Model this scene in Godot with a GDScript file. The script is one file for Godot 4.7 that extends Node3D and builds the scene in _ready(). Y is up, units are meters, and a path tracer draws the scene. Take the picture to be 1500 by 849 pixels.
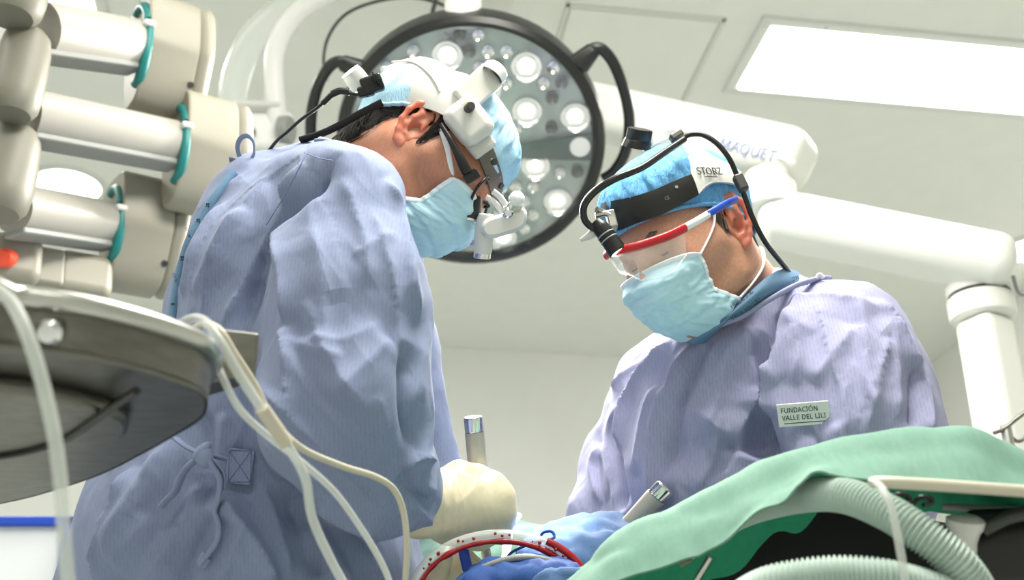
extends Node3D
# Two surgeons at work in an operating theatre, seen from below table height.
# at(px, py, d) turns a place in the 1500 x 849 frame and a depth in metres into a point of the room.

const FOCAL := 1750.0
const PITCH := 24.7
const EYE := Vector3(0, 0.85, 0)
var ax_r := Vector3.RIGHT
var ax_u := Vector3.UP
var ax_f := Vector3.FORWARD
var room_basis := Basis.IDENTITY
var used := {}
var M := {}

func _ready() -> void:
	var p := deg_to_rad(PITCH)
	ax_f = Vector3(0, sin(p), -cos(p))
	ax_u = Vector3(0, cos(p), sin(p))
	set_camera()
	set_lights()
	make_materials()
	build_room()
	build_lamp()
	build_booms()
	build_pendant()
	build_patient_field()
	build_surgeon_a()
	build_surgeon_b()
	build_tray()
	build_machine()

func at(px: float, py: float, d: float) -> Vector3:
	return EYE + d * (ax_r * ((px - 750.0) / FOCAL) + ax_u * ((424.5 - py) / FOCAL) + ax_f)

func ray(px: float, py: float) -> Vector3:
	return (ax_r * ((px - 750.0) / FOCAL) + ax_u * ((424.5 - py) / FOCAL) + ax_f).normalized()

func level(px: float, py: float, y: float) -> Vector3:
	var r := ray(px, py)
	return EYE + r * ((y - EYE.y) / r.y)

func on_plane(px: float, py: float, o: Vector3, n: Vector3) -> Vector3:
	var r := ray(px, py)
	return EYE + r * ((o - EYE).dot(n) / r.dot(n))

# camera-axes vector to room vector
func cv(x: float, y: float, z: float) -> Vector3:
	return ax_r * x + ax_u * y - ax_f * z

func ats(list: Array) -> PackedVector3Array:
	var r := PackedVector3Array()
	for q in list:
		r.append(at(q[0], q[1], q[2]))
	return r

func set_camera() -> void:
	var c := Camera3D.new()
	c.name = "camera"
	var a := CameraAttributesPhysical.new()
	a.frustum_focal_length = 12.0 / (424.5 / FOCAL)
	a.frustum_focus_distance = 1.32
	a.exposure_aperture = 6.3
	a.frustum_near = 0.05
	a.frustum_far = 60.0
	c.attributes = a
	add_child(c)
	c.position = EYE
	c.basis = Basis(ax_r, ax_u, -ax_f)
	c.fov = rad_to_deg(2.0 * atan(424.5 / FOCAL))
	c.current = true

# ---------------------------------------------------------------- naming
func numbered(called: String) -> String:
	if not used.has(called):
		used[called] = 0
		return called
	used[called] += 1
	return "%s_%03d" % [called, used[called]]

func thing(called: String, label: String, category: String, pos: Vector3, group := "") -> Node3D:
	var o := Node3D.new()
	o.name = numbered(called)
	add_child(o)
	o.position = pos
	o.set_meta("label", label)
	o.set_meta("category", category)
	if group != "":
		o.set_meta("group", group)
	return o

# a mesh given in room coordinates, as a part of o (whose only transform is its place) or of a part of it
func part(called: String, mb, m: Material, parent: Node3D, label := "") -> MeshInstance3D:
	var o := MeshInstance3D.new()
	o.name = called
	var origin := Vector3.ZERO
	if parent != self:
		origin = parent.global_position
	o.mesh = mb.commit(origin)
	o.material_override = m
	parent.add_child(o, true)
	if label != "":
		o.set_meta("label", label)
	return o

func structure(called: String, mb, m: Material) -> MeshInstance3D:
	var o := part(called, mb, m, self)
	o.set_meta("kind", "structure")
	return o

# ---------------------------------------------------------------- mesh building
class MB:
	var v := PackedVector3Array()
	var n := PackedVector3Array()
	var uv := PackedVector2Array()
	var idx := PackedInt32Array()

	func commit(origin: Vector3) -> ArrayMesh:
		var w := PackedVector3Array(v)
		if origin != Vector3.ZERO:
			for i in w.size():
				w[i] -= origin
		var a := []
		a.resize(Mesh.ARRAY_MAX)
		a[Mesh.ARRAY_VERTEX] = w
		a[Mesh.ARRAY_NORMAL] = n
		if uv.size() == v.size():
			a[Mesh.ARRAY_TEX_UV] = uv
		a[Mesh.ARRAY_INDEX] = idx
		var m := ArrayMesh.new()
		m.add_surface_from_arrays(Mesh.PRIMITIVE_TRIANGLES, a)
		return m

	func smooth_from(first_v: int, first_i: int) -> void:
		n.resize(v.size())
		for i in range(first_v, v.size()):
			n[i] = Vector3.ZERO
		for k in range(first_i, idx.size(), 3):
			var a := idx[k]
			var b := idx[k + 1]
			var c := idx[k + 2]
			var q := (v[c] - v[a]).cross(v[b] - v[a])
			n[a] += q
			n[b] += q
			n[c] += q
		for i in range(first_v, v.size()):
			n[i] = n[i].normalized() if n[i].length_squared() > 1e-24 else Vector3.UP

	# rows of points; ca: each row closed, cb: rows closed; flip turns the faces round
	func grid(rows: Array, ca := false, cb := false, flip := false) -> void:
		var f := v.size()
		var fi := idx.size()
		var w: int = rows[0].size()
		var h := rows.size()
		for j in h:
			var r: PackedVector3Array = rows[j]
			v.append_array(r)
			for i in w:
				uv.append(Vector2(float(i) / maxf(1, w - 1), float(j) / maxf(1, h - 1)))
		for j in (h if cb else h - 1):
			var j2 := (j + 1) % h
			for i in (w if ca else w - 1):
				var i2 := (i + 1) % w
				var a := f + j * w + i
				var b := f + j * w + i2
				var c := f + j2 * w + i2
				var d := f + j2 * w + i
				if flip:
					idx.append_array(PackedInt32Array([a, c, b, a, d, c]))
				else:
					idx.append_array(PackedInt32Array([a, b, c, a, c, d]))
		smooth_from(f, fi)

	func fan(ring: PackedVector3Array, flip := false, bulge := Vector3.ZERO) -> void:
		var f := v.size()
		var fi := idx.size()
		var c := Vector3.ZERO
		for q in ring:
			c += q
		v.append(c / ring.size() + bulge)
		v.append_array(ring)
		for i in ring.size() + 1:
			uv.append(Vector2(0.5, 0.5))
		for i in ring.size():
			var a := f + 1 + i
			var b := f + 1 + (i + 1) % ring.size()
			idx.append_array(PackedInt32Array([f, b, a] if flip else [f, a, b]))
		smooth_from(f, fi)

	func poly(pts: PackedVector3Array, flat: PackedVector2Array, flip := false) -> void:
		var t := Geometry2D.triangulate_polygon(flat)
		var f := v.size()
		var fi := idx.size()
		v.append_array(pts)
		for q in flat:
			uv.append(q)
		for k in range(0, t.size(), 3):
			if flip:
				idx.append_array(PackedInt32Array([f + t[k], f + t[k + 2], f + t[k + 1]]))
			else:
				idx.append_array(PackedInt32Array([f + t[k], f + t[k + 1], f + t[k + 2]]))
		smooth_from(f, fi)

	func raw(vs: PackedVector3Array, ids: PackedInt32Array) -> void:
		var f := v.size()
		var fi := idx.size()
		v.append_array(vs)
		for i in vs.size():
			uv.append(Vector2.ZERO)
		for i in ids:
			idx.append(f + i)
		smooth_from(f, fi)

	func join(o: MB, t := Transform3D.IDENTITY) -> void:
		var f := v.size()
		for q in o.v:
			v.append(t * q)
		for q in o.n:
			n.append((t.basis * q).normalized())
		uv.append_array(o.uv)
		for i in o.idx:
			idx.append(f + i)

	# rounded box
	func rbox(c: Vector3, size: Vector3, r: float, b := Basis.IDENTITY) -> void:
		var h := size / 2.0
		r = minf(r, minf(h.x, minf(h.y, h.z)) * 0.999)
		for axis in 3:
			for s in [-1.0, 1.0]:
				var u := (axis + 1) % 3
				var w := (axis + 2) % 3
				var f := v.size()
				var lu := [-h[u], -h[u] + r * 0.4, -h[u] + r, h[u] - r, h[u] - r * 0.4, h[u]]
				var lw := [-h[w], -h[w] + r * 0.4, -h[w] + r, h[w] - r, h[w] - r * 0.4, h[w]]
				for q in lw:
					for p in lu:
						var pt := Vector3.ZERO
						pt[axis] = s * h[axis]
						pt[u] = p
						pt[w] = q
						var inner := pt.clamp(-(h - Vector3.ONE * r), h - Vector3.ONE * r)
						var nn := (pt - inner).normalized()
						v.append(c + b * (inner + nn * r))
						n.append((b * nn).normalized())
						uv.append(Vector2(p, q))
				for j in 5:
					for i in 5:
						var a := f + j * 6 + i
						if s < 0:
							idx.append_array(PackedInt32Array([a, a + 1, a + 7, a, a + 7, a + 6]))
						else:
							idx.append_array(PackedInt32Array([a, a + 7, a + 1, a, a + 6, a + 7]))

	# profile of (radius, height) pairs turned about an axis; corners sharper than 35 degrees stay sharp
	func lathe(o: Vector3, axis: Vector3, prof: Array, sides := 28, sx := 1.0, hint := Vector3.ZERO) -> void:
		axis = axis.normalized()
		var e := hint if hint != Vector3.ZERO else (Vector3.RIGHT if absf(axis.x) < 0.8 else Vector3.UP)
		var t := (e - axis * e.dot(axis)).normalized()
		var b := axis.cross(t)
		var rows := []
		for k in prof.size():
			var ring := PackedVector3Array()
			for i in sides:
				var an := TAU * i / sides
				ring.append(o + axis * prof[k][1] + (t * cos(an) * sx + b * sin(an)) * prof[k][0])
			rows.append(ring)
			var sharp := false
			if k > 0 and k < prof.size() - 1:
				var d1 := Vector2(prof[k][0] - prof[k - 1][0], prof[k][1] - prof[k - 1][1])
				var d2 := Vector2(prof[k + 1][0] - prof[k][0], prof[k + 1][1] - prof[k][1])
				sharp = absf(d1.angle_to(d2)) > 0.6
			if sharp or k == prof.size() - 1:
				if rows.size() > 1:
					grid(rows, true, false, true)
				rows = [ring]

	func tube(path: PackedVector3Array, rad, sides := 12, caps := true, closed := false, flat := 1.0, hint := Vector3.ZERO) -> void:
		var m := path.size()
		var rows := []
		var nrm := Vector3.ZERO
		for k in m:
			var t: Vector3
			if closed:
				t = path[(k + 1) % m] - path[(k - 1 + m) % m]
			else:
				t = path[mini(k + 1, m - 1)] - path[maxi(k - 1, 0)]
			t = t.normalized()
			if k == 0 or hint != Vector3.ZERO:
				var e := hint if hint != Vector3.ZERO else (Vector3.UP if absf(t.y) < 0.9 else Vector3.RIGHT)
				nrm = (e - t * e.dot(t)).normalized()
			else:
				nrm = (nrm - t * nrm.dot(t)).normalized()
			var bn := t.cross(nrm)
			var r: float = rad if (rad is float or rad is int) else rad[k]
			var ring := PackedVector3Array()
			for i in sides:
				var an := TAU * i / sides
				ring.append(path[k] + nrm * cos(an) * r * flat + bn * sin(an) * r)
			rows.append(ring)
		grid(rows, true, closed, true)
		if caps and not closed:
			fan(rows[0], false)
			fan(rows[m - 1], true)

	# a flat outline pushed out along its normal, with a bevel round both rims
	func slab(o: Vector3, ux: Vector3, uy: Vector3, outline: PackedVector2Array, depth: float, bevel := 0.0) -> void:
		if Geometry2D.is_polygon_clockwise(outline):
			outline.reverse()
		var nn := ux.cross(uy).normalized()
		if depth < 0.0:
			o += nn * depth
			depth = -depth
		var m := outline.size()
		var inner := PackedVector2Array()
		for i in m:
			var d1 := (outline[i] - outline[(i - 1 + m) % m]).normalized()
			var d2 := (outline[(i + 1) % m] - outline[i]).normalized()
			var q := (Vector2(-d1.y, d1.x) + Vector2(-d2.y, d2.x)).normalized()
			inner.append(outline[i] + q * bevel)
		var rings := []
		var plan := [[inner, 0.0], [outline, bevel], [outline, depth - bevel], [inner, depth]] if bevel > 0 else [[outline, 0.0], [outline, depth]]
		for pl in plan:
			var r := PackedVector3Array()
			for q in pl[0]:
				r.append(o + ux * q.x + uy * q.y + nn * pl[1])
			rings.append(r)
		grid(rings, true, false, false)
		poly(rings[0], plan[0][0], false)
		poly(rings[-1], plan[-1][0], true)

	# a cloth of some thickness
	func sheet(rows: Array, t: float) -> void:
		var g := MB.new()
		g.grid(rows)
		var w: int = rows[0].size()
		var h := rows.size()
		var back := []
		for j in h:
			var r := PackedVector3Array()
			for i in w:
				r.append(g.v[j * w + i] - g.n[j * w + i] * t)
			back.append(r)
		join(g)
		grid(back, false, false, true)
		for e in 4:
			var a := PackedVector3Array()
			var b := PackedVector3Array()
			if e < 2:
				a = rows[0] if e == 0 else rows[h - 1]
				b = back[0] if e == 0 else back[h - 1]
			else:
				for j in h:
					a.append(rows[j][0 if e == 2 else w - 1])
					b.append(back[j][0 if e == 2 else w - 1])
			grid([a, b], false, false, e == 0 or e == 3)

	func ball(c: Vector3, r: Vector3, b := Basis.IDENTITY, sides := 20) -> void:
		var rows := []
		for j in sides / 2 + 1:
			var ph := PI * j / (sides / 2)
			var ring := PackedVector3Array()
			for i in sides:
				var an := TAU * i / sides
				ring.append(c + b * (Vector3(sin(ph) * cos(an), cos(ph), sin(ph) * sin(an)) * r))
			rows.append(ring)
		grid(rows, true, false, false)

func curve(pts: PackedVector3Array, per := 8, closed := false) -> PackedVector3Array:
	var r := PackedVector3Array()
	var m := pts.size()
	for k in (m if closed else m - 1):
		var a := pts[(k - 1 + m) % m] if closed else pts[maxi(k - 1, 0)]
		var b := pts[k]
		var c := pts[(k + 1) % m]
		var d := pts[(k + 2) % m] if closed else pts[mini(k + 2, m - 1)]
		for i in per:
			r.append(b.cubic_interpolate(c, a, d, float(i) / per))
	if not closed:
		r.append(pts[m - 1])
	return r

func curve2(pts: Array, per := 6) -> PackedVector2Array:
	var q := PackedVector3Array()
	for p in pts:
		q.append(Vector3(p[0], p[1], 0))
	var r := PackedVector2Array()
	for p in curve(q, per, true):
		r.append(Vector2(p.x, p.y))
	return r

func ring(c: Vector3, ux: Vector3, uy: Vector3, n := 48) -> PackedVector3Array:
	var r := PackedVector3Array()
	for i in n:
		var a := TAU * i / n
		r.append(c + ux * cos(a) + uy * sin(a))
	return r

# flat ribbon following a path, w wide along side, t thick
func ribbon(mb: MB, path: PackedVector3Array, side: Vector3, w: float, t: float) -> void:
	mb.tube(path, t / 2.0, 10, true, false, w / t, side)

func lettering(words: String, size: float, depth: float, serif := false) -> MB:
	var tm := TextMesh.new()
	var f := SystemFont.new()
	f.font_names = PackedStringArray(["Droid Serif" if serif else "Droid Sans"])
	tm.font = f
	tm.font_size = 32
	tm.text = words
	tm.pixel_size = size / 32.0
	tm.depth = depth
	var mb := MB.new()
	for s in tm.get_surface_count():
		var a := tm.surface_get_arrays(s)
		var base := mb.v.size()
		mb.v.append_array(a[Mesh.ARRAY_VERTEX])
		mb.n.append_array(a[Mesh.ARRAY_NORMAL])
		if a[Mesh.ARRAY_INDEX] != null:
			for i in a[Mesh.ARRAY_INDEX]:
				mb.idx.append(base + i)
		else:
			for i in range(base, mb.v.size()):
				mb.idx.append(i)
	return mb

# ---------------------------------------------------------------- rounded bodies
# A field is a list of rounded bones and ellipsoids joined by a smooth minimum.
class Field:
	var a := PackedVector3Array()
	var ab := PackedVector3Array()
	var il := PackedFloat32Array()
	var r0 := PackedFloat32Array()
	var dr := PackedFloat32Array()
	var k := PackedFloat32Array()
	var kind := PackedInt32Array()      # 0 bone, 1 ellipsoid; + 2 carves
	var inv: Array[Transform3D] = []
	var rad := PackedVector3Array()
	var lo := Vector3.ONE * 1e9
	var hi := -Vector3.ONE * 1e9

	func bone(p: Vector3, q: Vector3, rp: float, rq: float, kk: float, carve := false) -> void:
		a.append(p)
		ab.append(q - p)
		il.append(1.0 / maxf((q - p).length_squared(), 1e-10))
		r0.append(rp)
		dr.append(rq - rp)
		k.append(kk)
		kind.append(2 if carve else 0)
		inv.append(Transform3D.IDENTITY)
		rad.append(Vector3.ONE)
		if not carve:
			lo = lo.min(p - Vector3.ONE * rp).min(q - Vector3.ONE * rq)
			hi = hi.max(p + Vector3.ONE * rp).max(q + Vector3.ONE * rq)

	func blob(c: Vector3, r: Vector3, b: Basis, kk: float, carve := false) -> void:
		a.append(c)
		ab.append(Vector3.ZERO)
		il.append(1.0)
		r0.append(0)
		dr.append(0)
		k.append(kk)
		kind.append(3 if carve else 1)
		inv.append(Transform3D(b, c).affine_inverse())
		rad.append(r)
		var m := maxf(r.x, maxf(r.y, r.z))
		if not carve:
			lo = lo.min(c - Vector3.ONE * m)
			hi = hi.max(c + Vector3.ONE * m)

	func one(i: int, p: Vector3) -> float:
		if kind[i] & 1:
			var q := inv[i] * p
			var s := q / rad[i]
			var k0 := s.length()
			var k1 := (s / rad[i]).length()
			return k0 * (k0 - 1.0) / maxf(k1, 1e-9) if k0 > 1e-6 else -minf(rad[i].x, minf(rad[i].y, rad[i].z))
		var w := p - a[i]
		var h := clampf(w.dot(ab[i]) * il[i], 0.0, 1.0)
		return (w - ab[i] * h).length() - (r0[i] + dr[i] * h)

	func dist(p: Vector3, some: PackedInt32Array) -> float:
		var d := 1e3
		for i in some:
			var e: float
			if kind[i] & 1:
				e = one(i, p)
			else:
				var w := p - a[i]
				var h := clampf(w.dot(ab[i]) * il[i], 0.0, 1.0)
				e = (w - ab[i] * h).length() - (r0[i] + dr[i] * h)
			var kk := k[i]
			if kind[i] & 2:
				e = -e
				var hh := maxf(kk - absf(d - e), 0.0) / kk
				d = maxf(d, e) + hh * hh * kk * 0.25
			else:
				var hh := maxf(kk - absf(d - e), 0.0) / kk
				d = minf(d, e) - hh * hh * kk * 0.25
		return d

	func all() -> PackedInt32Array:
		var r := PackedInt32Array()
		for i in a.size():
			r.append(i)
		return r

	func hit(o: Vector3, dir: Vector3) -> Vector3:
		var some := all()
		var t := maxf(0.2, (o.distance_to((lo + hi) / 2.0)) - lo.distance_to(hi) / 2.0)
		var best := 1e9
		var best_t := t
		for s in 80:
			var d := dist(o + dir * t, some)
			if d < best:
				best = d
				best_t = t
			if d < 0.0005 or t > 6.0:
				break
			t += maxf(d * 0.9, 0.0008)
		return o + dir * best_t

	# surface nets over blocks near the surface: [points, quads]
	func nets(cell: float) -> Array:
		var pad := cell * 3.0
		var mn := lo - Vector3.ONE * pad
		var size := hi - lo + Vector3.ONE * pad * 2.0
		const B := 6
		var nx := int(ceil(size.x / cell / B)) * B
		var ny := int(ceil(size.y / cell / B)) * B
		var nz := int(ceil(size.z / cell / B)) * B
		var sx := nx + 1
		var sy := ny + 1
		var val := PackedFloat32Array()
		val.resize(sx * sy * (nz + 1))
		val.fill(1.0)
		var blocks := []
		var half := cell * B * 0.5
		var reach := half * 1.7321 + cell
		var every := all()
		for bz in range(0, nz, B):
			for by in range(0, ny, B):
				for bx in range(0, nx, B):
					var c := mn + Vector3(bx, by, bz) * cell + Vector3.ONE * half
					var d := dist(c, every)
					if absf(d) > reach * 1.15 + 0.004:
						if d < 0:
							for z in range(bz, bz + B + 1):
								for y in range(by, by + B + 1):
									var at0 := (z * sy + y) * sx + bx
									for x in B + 1:
										if val[at0 + x] == 1.0:
											val[at0 + x] = -1.0
						continue
					var some := PackedInt32Array()
					for i in every:
						if (kind[i] & 1) or one(i, c) < reach + k[i] + 0.01:
							some.append(i)
					blocks.append([bx, by, bz, some])
		for bl in blocks:
			var some: PackedInt32Array = bl[3]
			for z in range(bl[2], bl[2] + B + 1):
				for y in range(bl[1], bl[1] + B + 1):
					var at0: int = (z * sy + y) * sx + bl[0]
					for x in B + 1:
						if absf(val[at0 + x]) == 1.0:
							val[at0 + x] = dist(mn + Vector3(bl[0] + x, y, z) * cell, some)
		var pts := PackedVector3Array()
		var cellv := {}
		var slab := sx * sy
		var off := [0, 1, sx, sx + 1, slab, slab + 1, slab + sx, slab + sx + 1]
		for bl in blocks:
			for z in range(bl[2], bl[2] + B):
				for y in range(bl[1], bl[1] + B):
					for x in range(bl[0], bl[0] + B):
						var i0: int = (z * sy + y) * sx + x
						var m := 0
						for c in 8:
							if val[i0 + off[c]] < 0.0:
								m |= 1 << c
						if m == 0 or m == 255:
							continue
						var sum := Vector3.ZERO
						var cnt := 0
						for e in EDGE:
							var s0: bool = (m >> e[0]) & 1
							var s1: bool = (m >> e[1]) & 1
							if s0 != s1:
								var v0 := val[i0 + off[e[0]]]
								var v1 := val[i0 + off[e[1]]]
								var t := v0 / (v0 - v1)
								var p0 := Vector3(e[0] & 1, (e[0] >> 1) & 1, e[0] >> 2)
								var p1 := Vector3(e[1] & 1, (e[1] >> 1) & 1, e[1] >> 2)
								sum += p0.lerp(p1, t)
								cnt += 1
						cellv[i0] = pts.size()
						pts.append(mn + (Vector3(x, y, z) + sum / cnt) * cell)
		var quads := PackedInt32Array()
		var step := [1, sx, slab]
		for i0 in cellv:
			for axis in 3:
				var u: int = step[(axis + 1) % 3]
				var w: int = step[(axis + 2) % 3]
				var s0 := val[i0] < 0.0
				var s1 := val[i0 + step[axis]] < 0.0
				if s0 == s1:
					continue
				var c1 = cellv.get(i0 - u)
				var c2 = cellv.get(i0 - u - w)
				var c3 = cellv.get(i0 - w)
				if c1 == null or c2 == null or c3 == null:
					continue
				var c0: int = cellv[i0]
				if s0:
					quads.append_array(PackedInt32Array([c0, c3, c2, c1]))
				else:
					quads.append_array(PackedInt32Array([c0, c1, c2, c3]))
		return [pts, quads]

	const EDGE := [[0, 1], [2, 3], [4, 5], [6, 7], [0, 2], [1, 3], [4, 6], [5, 7], [0, 4], [1, 5], [2, 6], [3, 7]]

# one step of Catmull-Clark
func refine(pq: Array) -> Array:
	var p: PackedVector3Array = pq[0]
	var q: PackedInt32Array = pq[1]
	var nf := q.size() / 4
	var out := PackedVector3Array(p)
	var fsum := PackedVector3Array()
	fsum.resize(p.size())
	var deg := PackedInt32Array()
	deg.resize(p.size())
	var esum := PackedVector3Array()
	esum.resize(p.size())
	var face := PackedVector3Array()
	face.resize(nf)
	for f in nf:
		face[f] = (p[q[f * 4]] + p[q[f * 4 + 1]] + p[q[f * 4 + 2]] + p[q[f * 4 + 3]]) * 0.25
	var base_f := out.size()
	out.append_array(face)
	var em := {}
	var emid := PackedInt32Array()
	emid.resize(nf * 4)
	var ecount := PackedInt32Array()
	var base_e := out.size()
	var ends := PackedInt32Array()
	for f in nf:
		for s in 4:
			var a := q[f * 4 + s]
			var b := q[f * 4 + (s + 1) % 4]
			fsum[a] += face[f]
			deg[a] += 1
			var key := (mini(a, b) << 24) | maxi(a, b)
			var e = em.get(key)
			if e == null:
				e = ecount.size()
				em[key] = e
				ecount.append(1)
				out.append(face[f])
				ends.append(a)
				ends.append(b)
			else:
				ecount[e] += 1
				out[base_e + e] += face[f]
			emid[f * 4 + s] = base_e + e
	var vdeg := PackedInt32Array()
	vdeg.resize(p.size())
	for e in ecount.size():
		var a := ends[e * 2]
		var b := ends[e * 2 + 1]
		var mid := (p[a] + p[b]) * 0.5
		esum[a] += mid
		esum[b] += mid
		vdeg[a] += 1
		vdeg[b] += 1
		if ecount[e] == 2:
			out[base_e + e] = (out[base_e + e] + p[a] + p[b]) * 0.25
		else:
			out[base_e + e] = mid
	for i in p.size():
		var m := deg[i]
		if m > 2 and vdeg[i] == m:
			out[i] = (fsum[i] / m + 2.0 * esum[i] / m + (m - 3.0) * p[i]) / m
	var nq := PackedInt32Array()
	nq.resize(nf * 16)
	for f in nf:
		for s in 4:
			var o := f * 16 + s * 4
			nq[o] = q[f * 4 + s]
			nq[o + 1] = emid[f * 4 + s]
			nq[o + 2] = base_f + f
			nq[o + 3] = emid[f * 4 + (s + 3) % 4]
	return [out, nq]

func normals_of(p: PackedVector3Array, q: PackedInt32Array) -> PackedVector3Array:
	var n := PackedVector3Array()
	n.resize(p.size())
	for f in range(0, q.size(), 4):
		var c := (p[q[f + 3]] - p[q[f + 1]]).cross(p[q[f + 2]] - p[q[f]])
		for s in 4:
			n[q[f + s]] += c
	for i in n.size():
		n[i] = n[i].normalized()
	return n

func quads_mb(pq: Array) -> MB:
	var mb := MB.new()
	mb.v = pq[0]
	mb.uv.resize(mb.v.size())
	var q: PackedInt32Array = pq[1]
	mb.idx.resize(q.size() / 4 * 6)
	var k := 0
	for f in range(0, q.size(), 4):
		mb.idx[k] = q[f]
		mb.idx[k + 1] = q[f + 1]
		mb.idx[k + 2] = q[f + 2]
		mb.idx[k + 3] = q[f]
		mb.idx[k + 4] = q[f + 2]
		mb.idx[k + 5] = q[f + 3]
		k += 6
	mb.smooth_from(0, 0)
	return mb

# A fold in cloth: a line on the surface that lifts (h > 0) or sinks (h < 0) it, wl wide on its left, wr on its right.
func fold_on(f: Field, list: Array, pts: Array, h: float, wl: float, wr: float) -> void:
	var q := PackedVector3Array()
	for p in pts:
		q.append(f.hit(EYE, ray(p[0], p[1])))
	q = curve(q, 5)
	var box := AABB(q[0], Vector3.ZERO)
	for p in q:
		box = box.expand(p)
	var len := 0.0
	for i in q.size() - 1:
		len += q[i].distance_to(q[i + 1])
	h *= 1.6 * clampf(len / 0.11, 0.35, 1.0)
	list.append([q, h, wl, wr, box.grow(maxf(wl, wr) * 2.6)])

func apply_folds(p: PackedVector3Array, n: PackedVector3Array, list: Array) -> PackedVector3Array:
	var d := PackedFloat32Array()
	d.resize(p.size())
	for fo in list:
		var q: PackedVector3Array = fo[0]
		var h: float = fo[1]
		var wl: float = fo[2]
		var wr: float = fo[3]
		var box: AABB = fo[4]
		var far := maxf(wl, wr) * 2.6
		var far2 := far * far
		var m := q.size()
		for i in p.size():
			var x := p[i]
			if not box.has_point(x):
				continue
			var best := far2
			var bt := 0.0
			var bd := Vector3.ZERO
			var bs := Vector3.ZERO
			for s in m - 1:
				var e := q[s + 1] - q[s]
				var w := x - q[s]
				var t := clampf(w.dot(e) / e.length_squared(), 0.0, 1.0)
				var g := w - e * t
				var l := g.length_squared()
				if l < best:
					best = l
					bt = (s + t) / (m - 1)
					bd = g
					bs = e
			if best >= far2:
				continue
			var side := bd.dot(bs.cross(n[i]))
			var w2 := wr if side > 0 else wl
			var taper := smoothstep(0.0, 0.22, bt) * smoothstep(0.0, 0.22, 1.0 - bt)
			var l := sqrt(best) / w2
			d[i] += h * taper * exp(-l * l / (0.035 + l * 0.85))
	var out := PackedVector3Array(p)
	for i in p.size():
		out[i] += n[i] * d[i]
	return out

# ---------------------------------------------------------------- light, surfaces, room
const CEIL := 2.9
var wall_d := 5.0
var wall_r := 2.2

func room(r: float, y: float, f: float) -> Vector3:
	return room_basis * Vector3(r, y, -f)

func area_light(called: String, pos: Vector3, towards: Vector3, size: Vector2, e: float, c: Color, up := Vector3.FORWARD) -> void:
	var l := AreaLight3D.new()
	l.name = called
	l.area_size = size
	l.light_energy = e
	l.light_color = c
	l.shadow_enabled = true
	l.area_range = 12.0
	l.area_attenuation = 2.0
	add_child(l)
	l.look_at_from_position(pos, pos + towards, up)

var panels := []

func set_lights() -> void:
	room_basis = Basis(Vector3.UP, deg_to_rad(8.5))
	var we := WorldEnvironment.new()
	we.name = "environment"
	var e := Environment.new()
	e.background_mode = Environment.BG_COLOR
	e.background_color = Color(0.02, 0.02, 0.02)
	e.tonemap_mode = Environment.TONE_MAPPER_LINEAR
	e.tonemap_exposure = 1.5
	e.sdfgi_enabled = true
	e.ssao_enabled = true
	e.ssil_enabled = true
	we.environment = e
	add_child(we)
	wall_d = (level(780, 515, CEIL) * room_basis).z * -1.0
	wall_r = (level(1352, 540, CEIL) * room_basis).x
	# ceiling panels: middle in room axes (right, forward), half lengths, all 0.3 x 1.2 m; the first two are in view
	var a := level(1130, 35, CEIL) * room_basis
	var b := level(140, 13, CEIL) * room_basis
	panels = [
		[a.x + 0.6, -a.z + 0.15],
		[b.x - 0.6, -b.z - 0.15],
		[0.3, 1.2], [-1.6, 1.2], [-0.6, -0.7]]
	for p in panels:
		area_light("ceiling_panel_light", room(p[0], CEIL - 0.05, p[1]), Vector3.DOWN, Vector2(1.16, 0.28), 0.95, Color(1.0, 0.99, 0.955), room_basis * Vector3.FORWARD)

func mat(c: Color, rough := 0.6, metal := 0.0) -> StandardMaterial3D:
	var m := StandardMaterial3D.new()
	m.albedo_color = c
	m.roughness = rough
	m.metallic = metal
	return m

func glow(c: Color, k: float) -> StandardMaterial3D:
	var m := mat(c, 0.4)
	m.emission_enabled = true
	m.emission = c
	m.emission_energy_multiplier = k
	return m

func glass(c: Color, alpha: float, rough := 0.05) -> StandardMaterial3D:
	var m := mat(Color(c.r, c.g, c.b, alpha), rough)
	m.transparency = BaseMaterial3D.TRANSPARENCY_ALPHA
	return m

func picture(w: int, h: int, f: Callable) -> ImageTexture:
	var im := Image.create(w, h, false, Image.FORMAT_RGB8)
	for y in h:
		for x in w:
			im.set_pixel(x, y, f.call(x, y))
	return ImageTexture.create_from_image(im)

func noise(seed_: int, freq: float, octaves := 3) -> FastNoiseLite:
	var n := FastNoiseLite.new()
	n.seed = seed_
	n.noise_type = FastNoiseLite.TYPE_SIMPLEX_SMOOTH
	n.frequency = freq
	n.fractal_octaves = octaves
	return n

# colour that wavers between two tones; scale is tiles per metre
func mottled(a: Color, b: Color, seed_: int, scale: float, rough: float, stretch := Vector2.ONE, bump := 0.0) -> StandardMaterial3D:
	var m := mat(Color.WHITE, rough)
	var nz := noise(seed_, 1.0, 4)
	var f := func(x: int, y: int) -> Color:
		var u := TAU * x / 128.0
		var w := TAU * y / 128.0
		var t := nz.get_noise_3d(cos(u) * 2.0 * stretch.x + sin(w) * stretch.y, sin(u) * 2.0 * stretch.x, cos(w) * 2.0 * stretch.y)
		return a.lerp(b, clampf(0.5 + t * 0.9, 0, 1))
	m.albedo_texture = picture(128, 128, f)
	m.uv1_triplanar = true
	m.uv1_scale = Vector3.ONE * scale
	if bump > 0.0:
		m.heightmap_enabled = true
		m.heightmap_texture = m.albedo_texture
		m.heightmap_scale = bump
	return m

# fine creases of washed cloth as a relief map: sharp crests of stretched noise in three directions
var crease_map: ImageTexture

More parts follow.
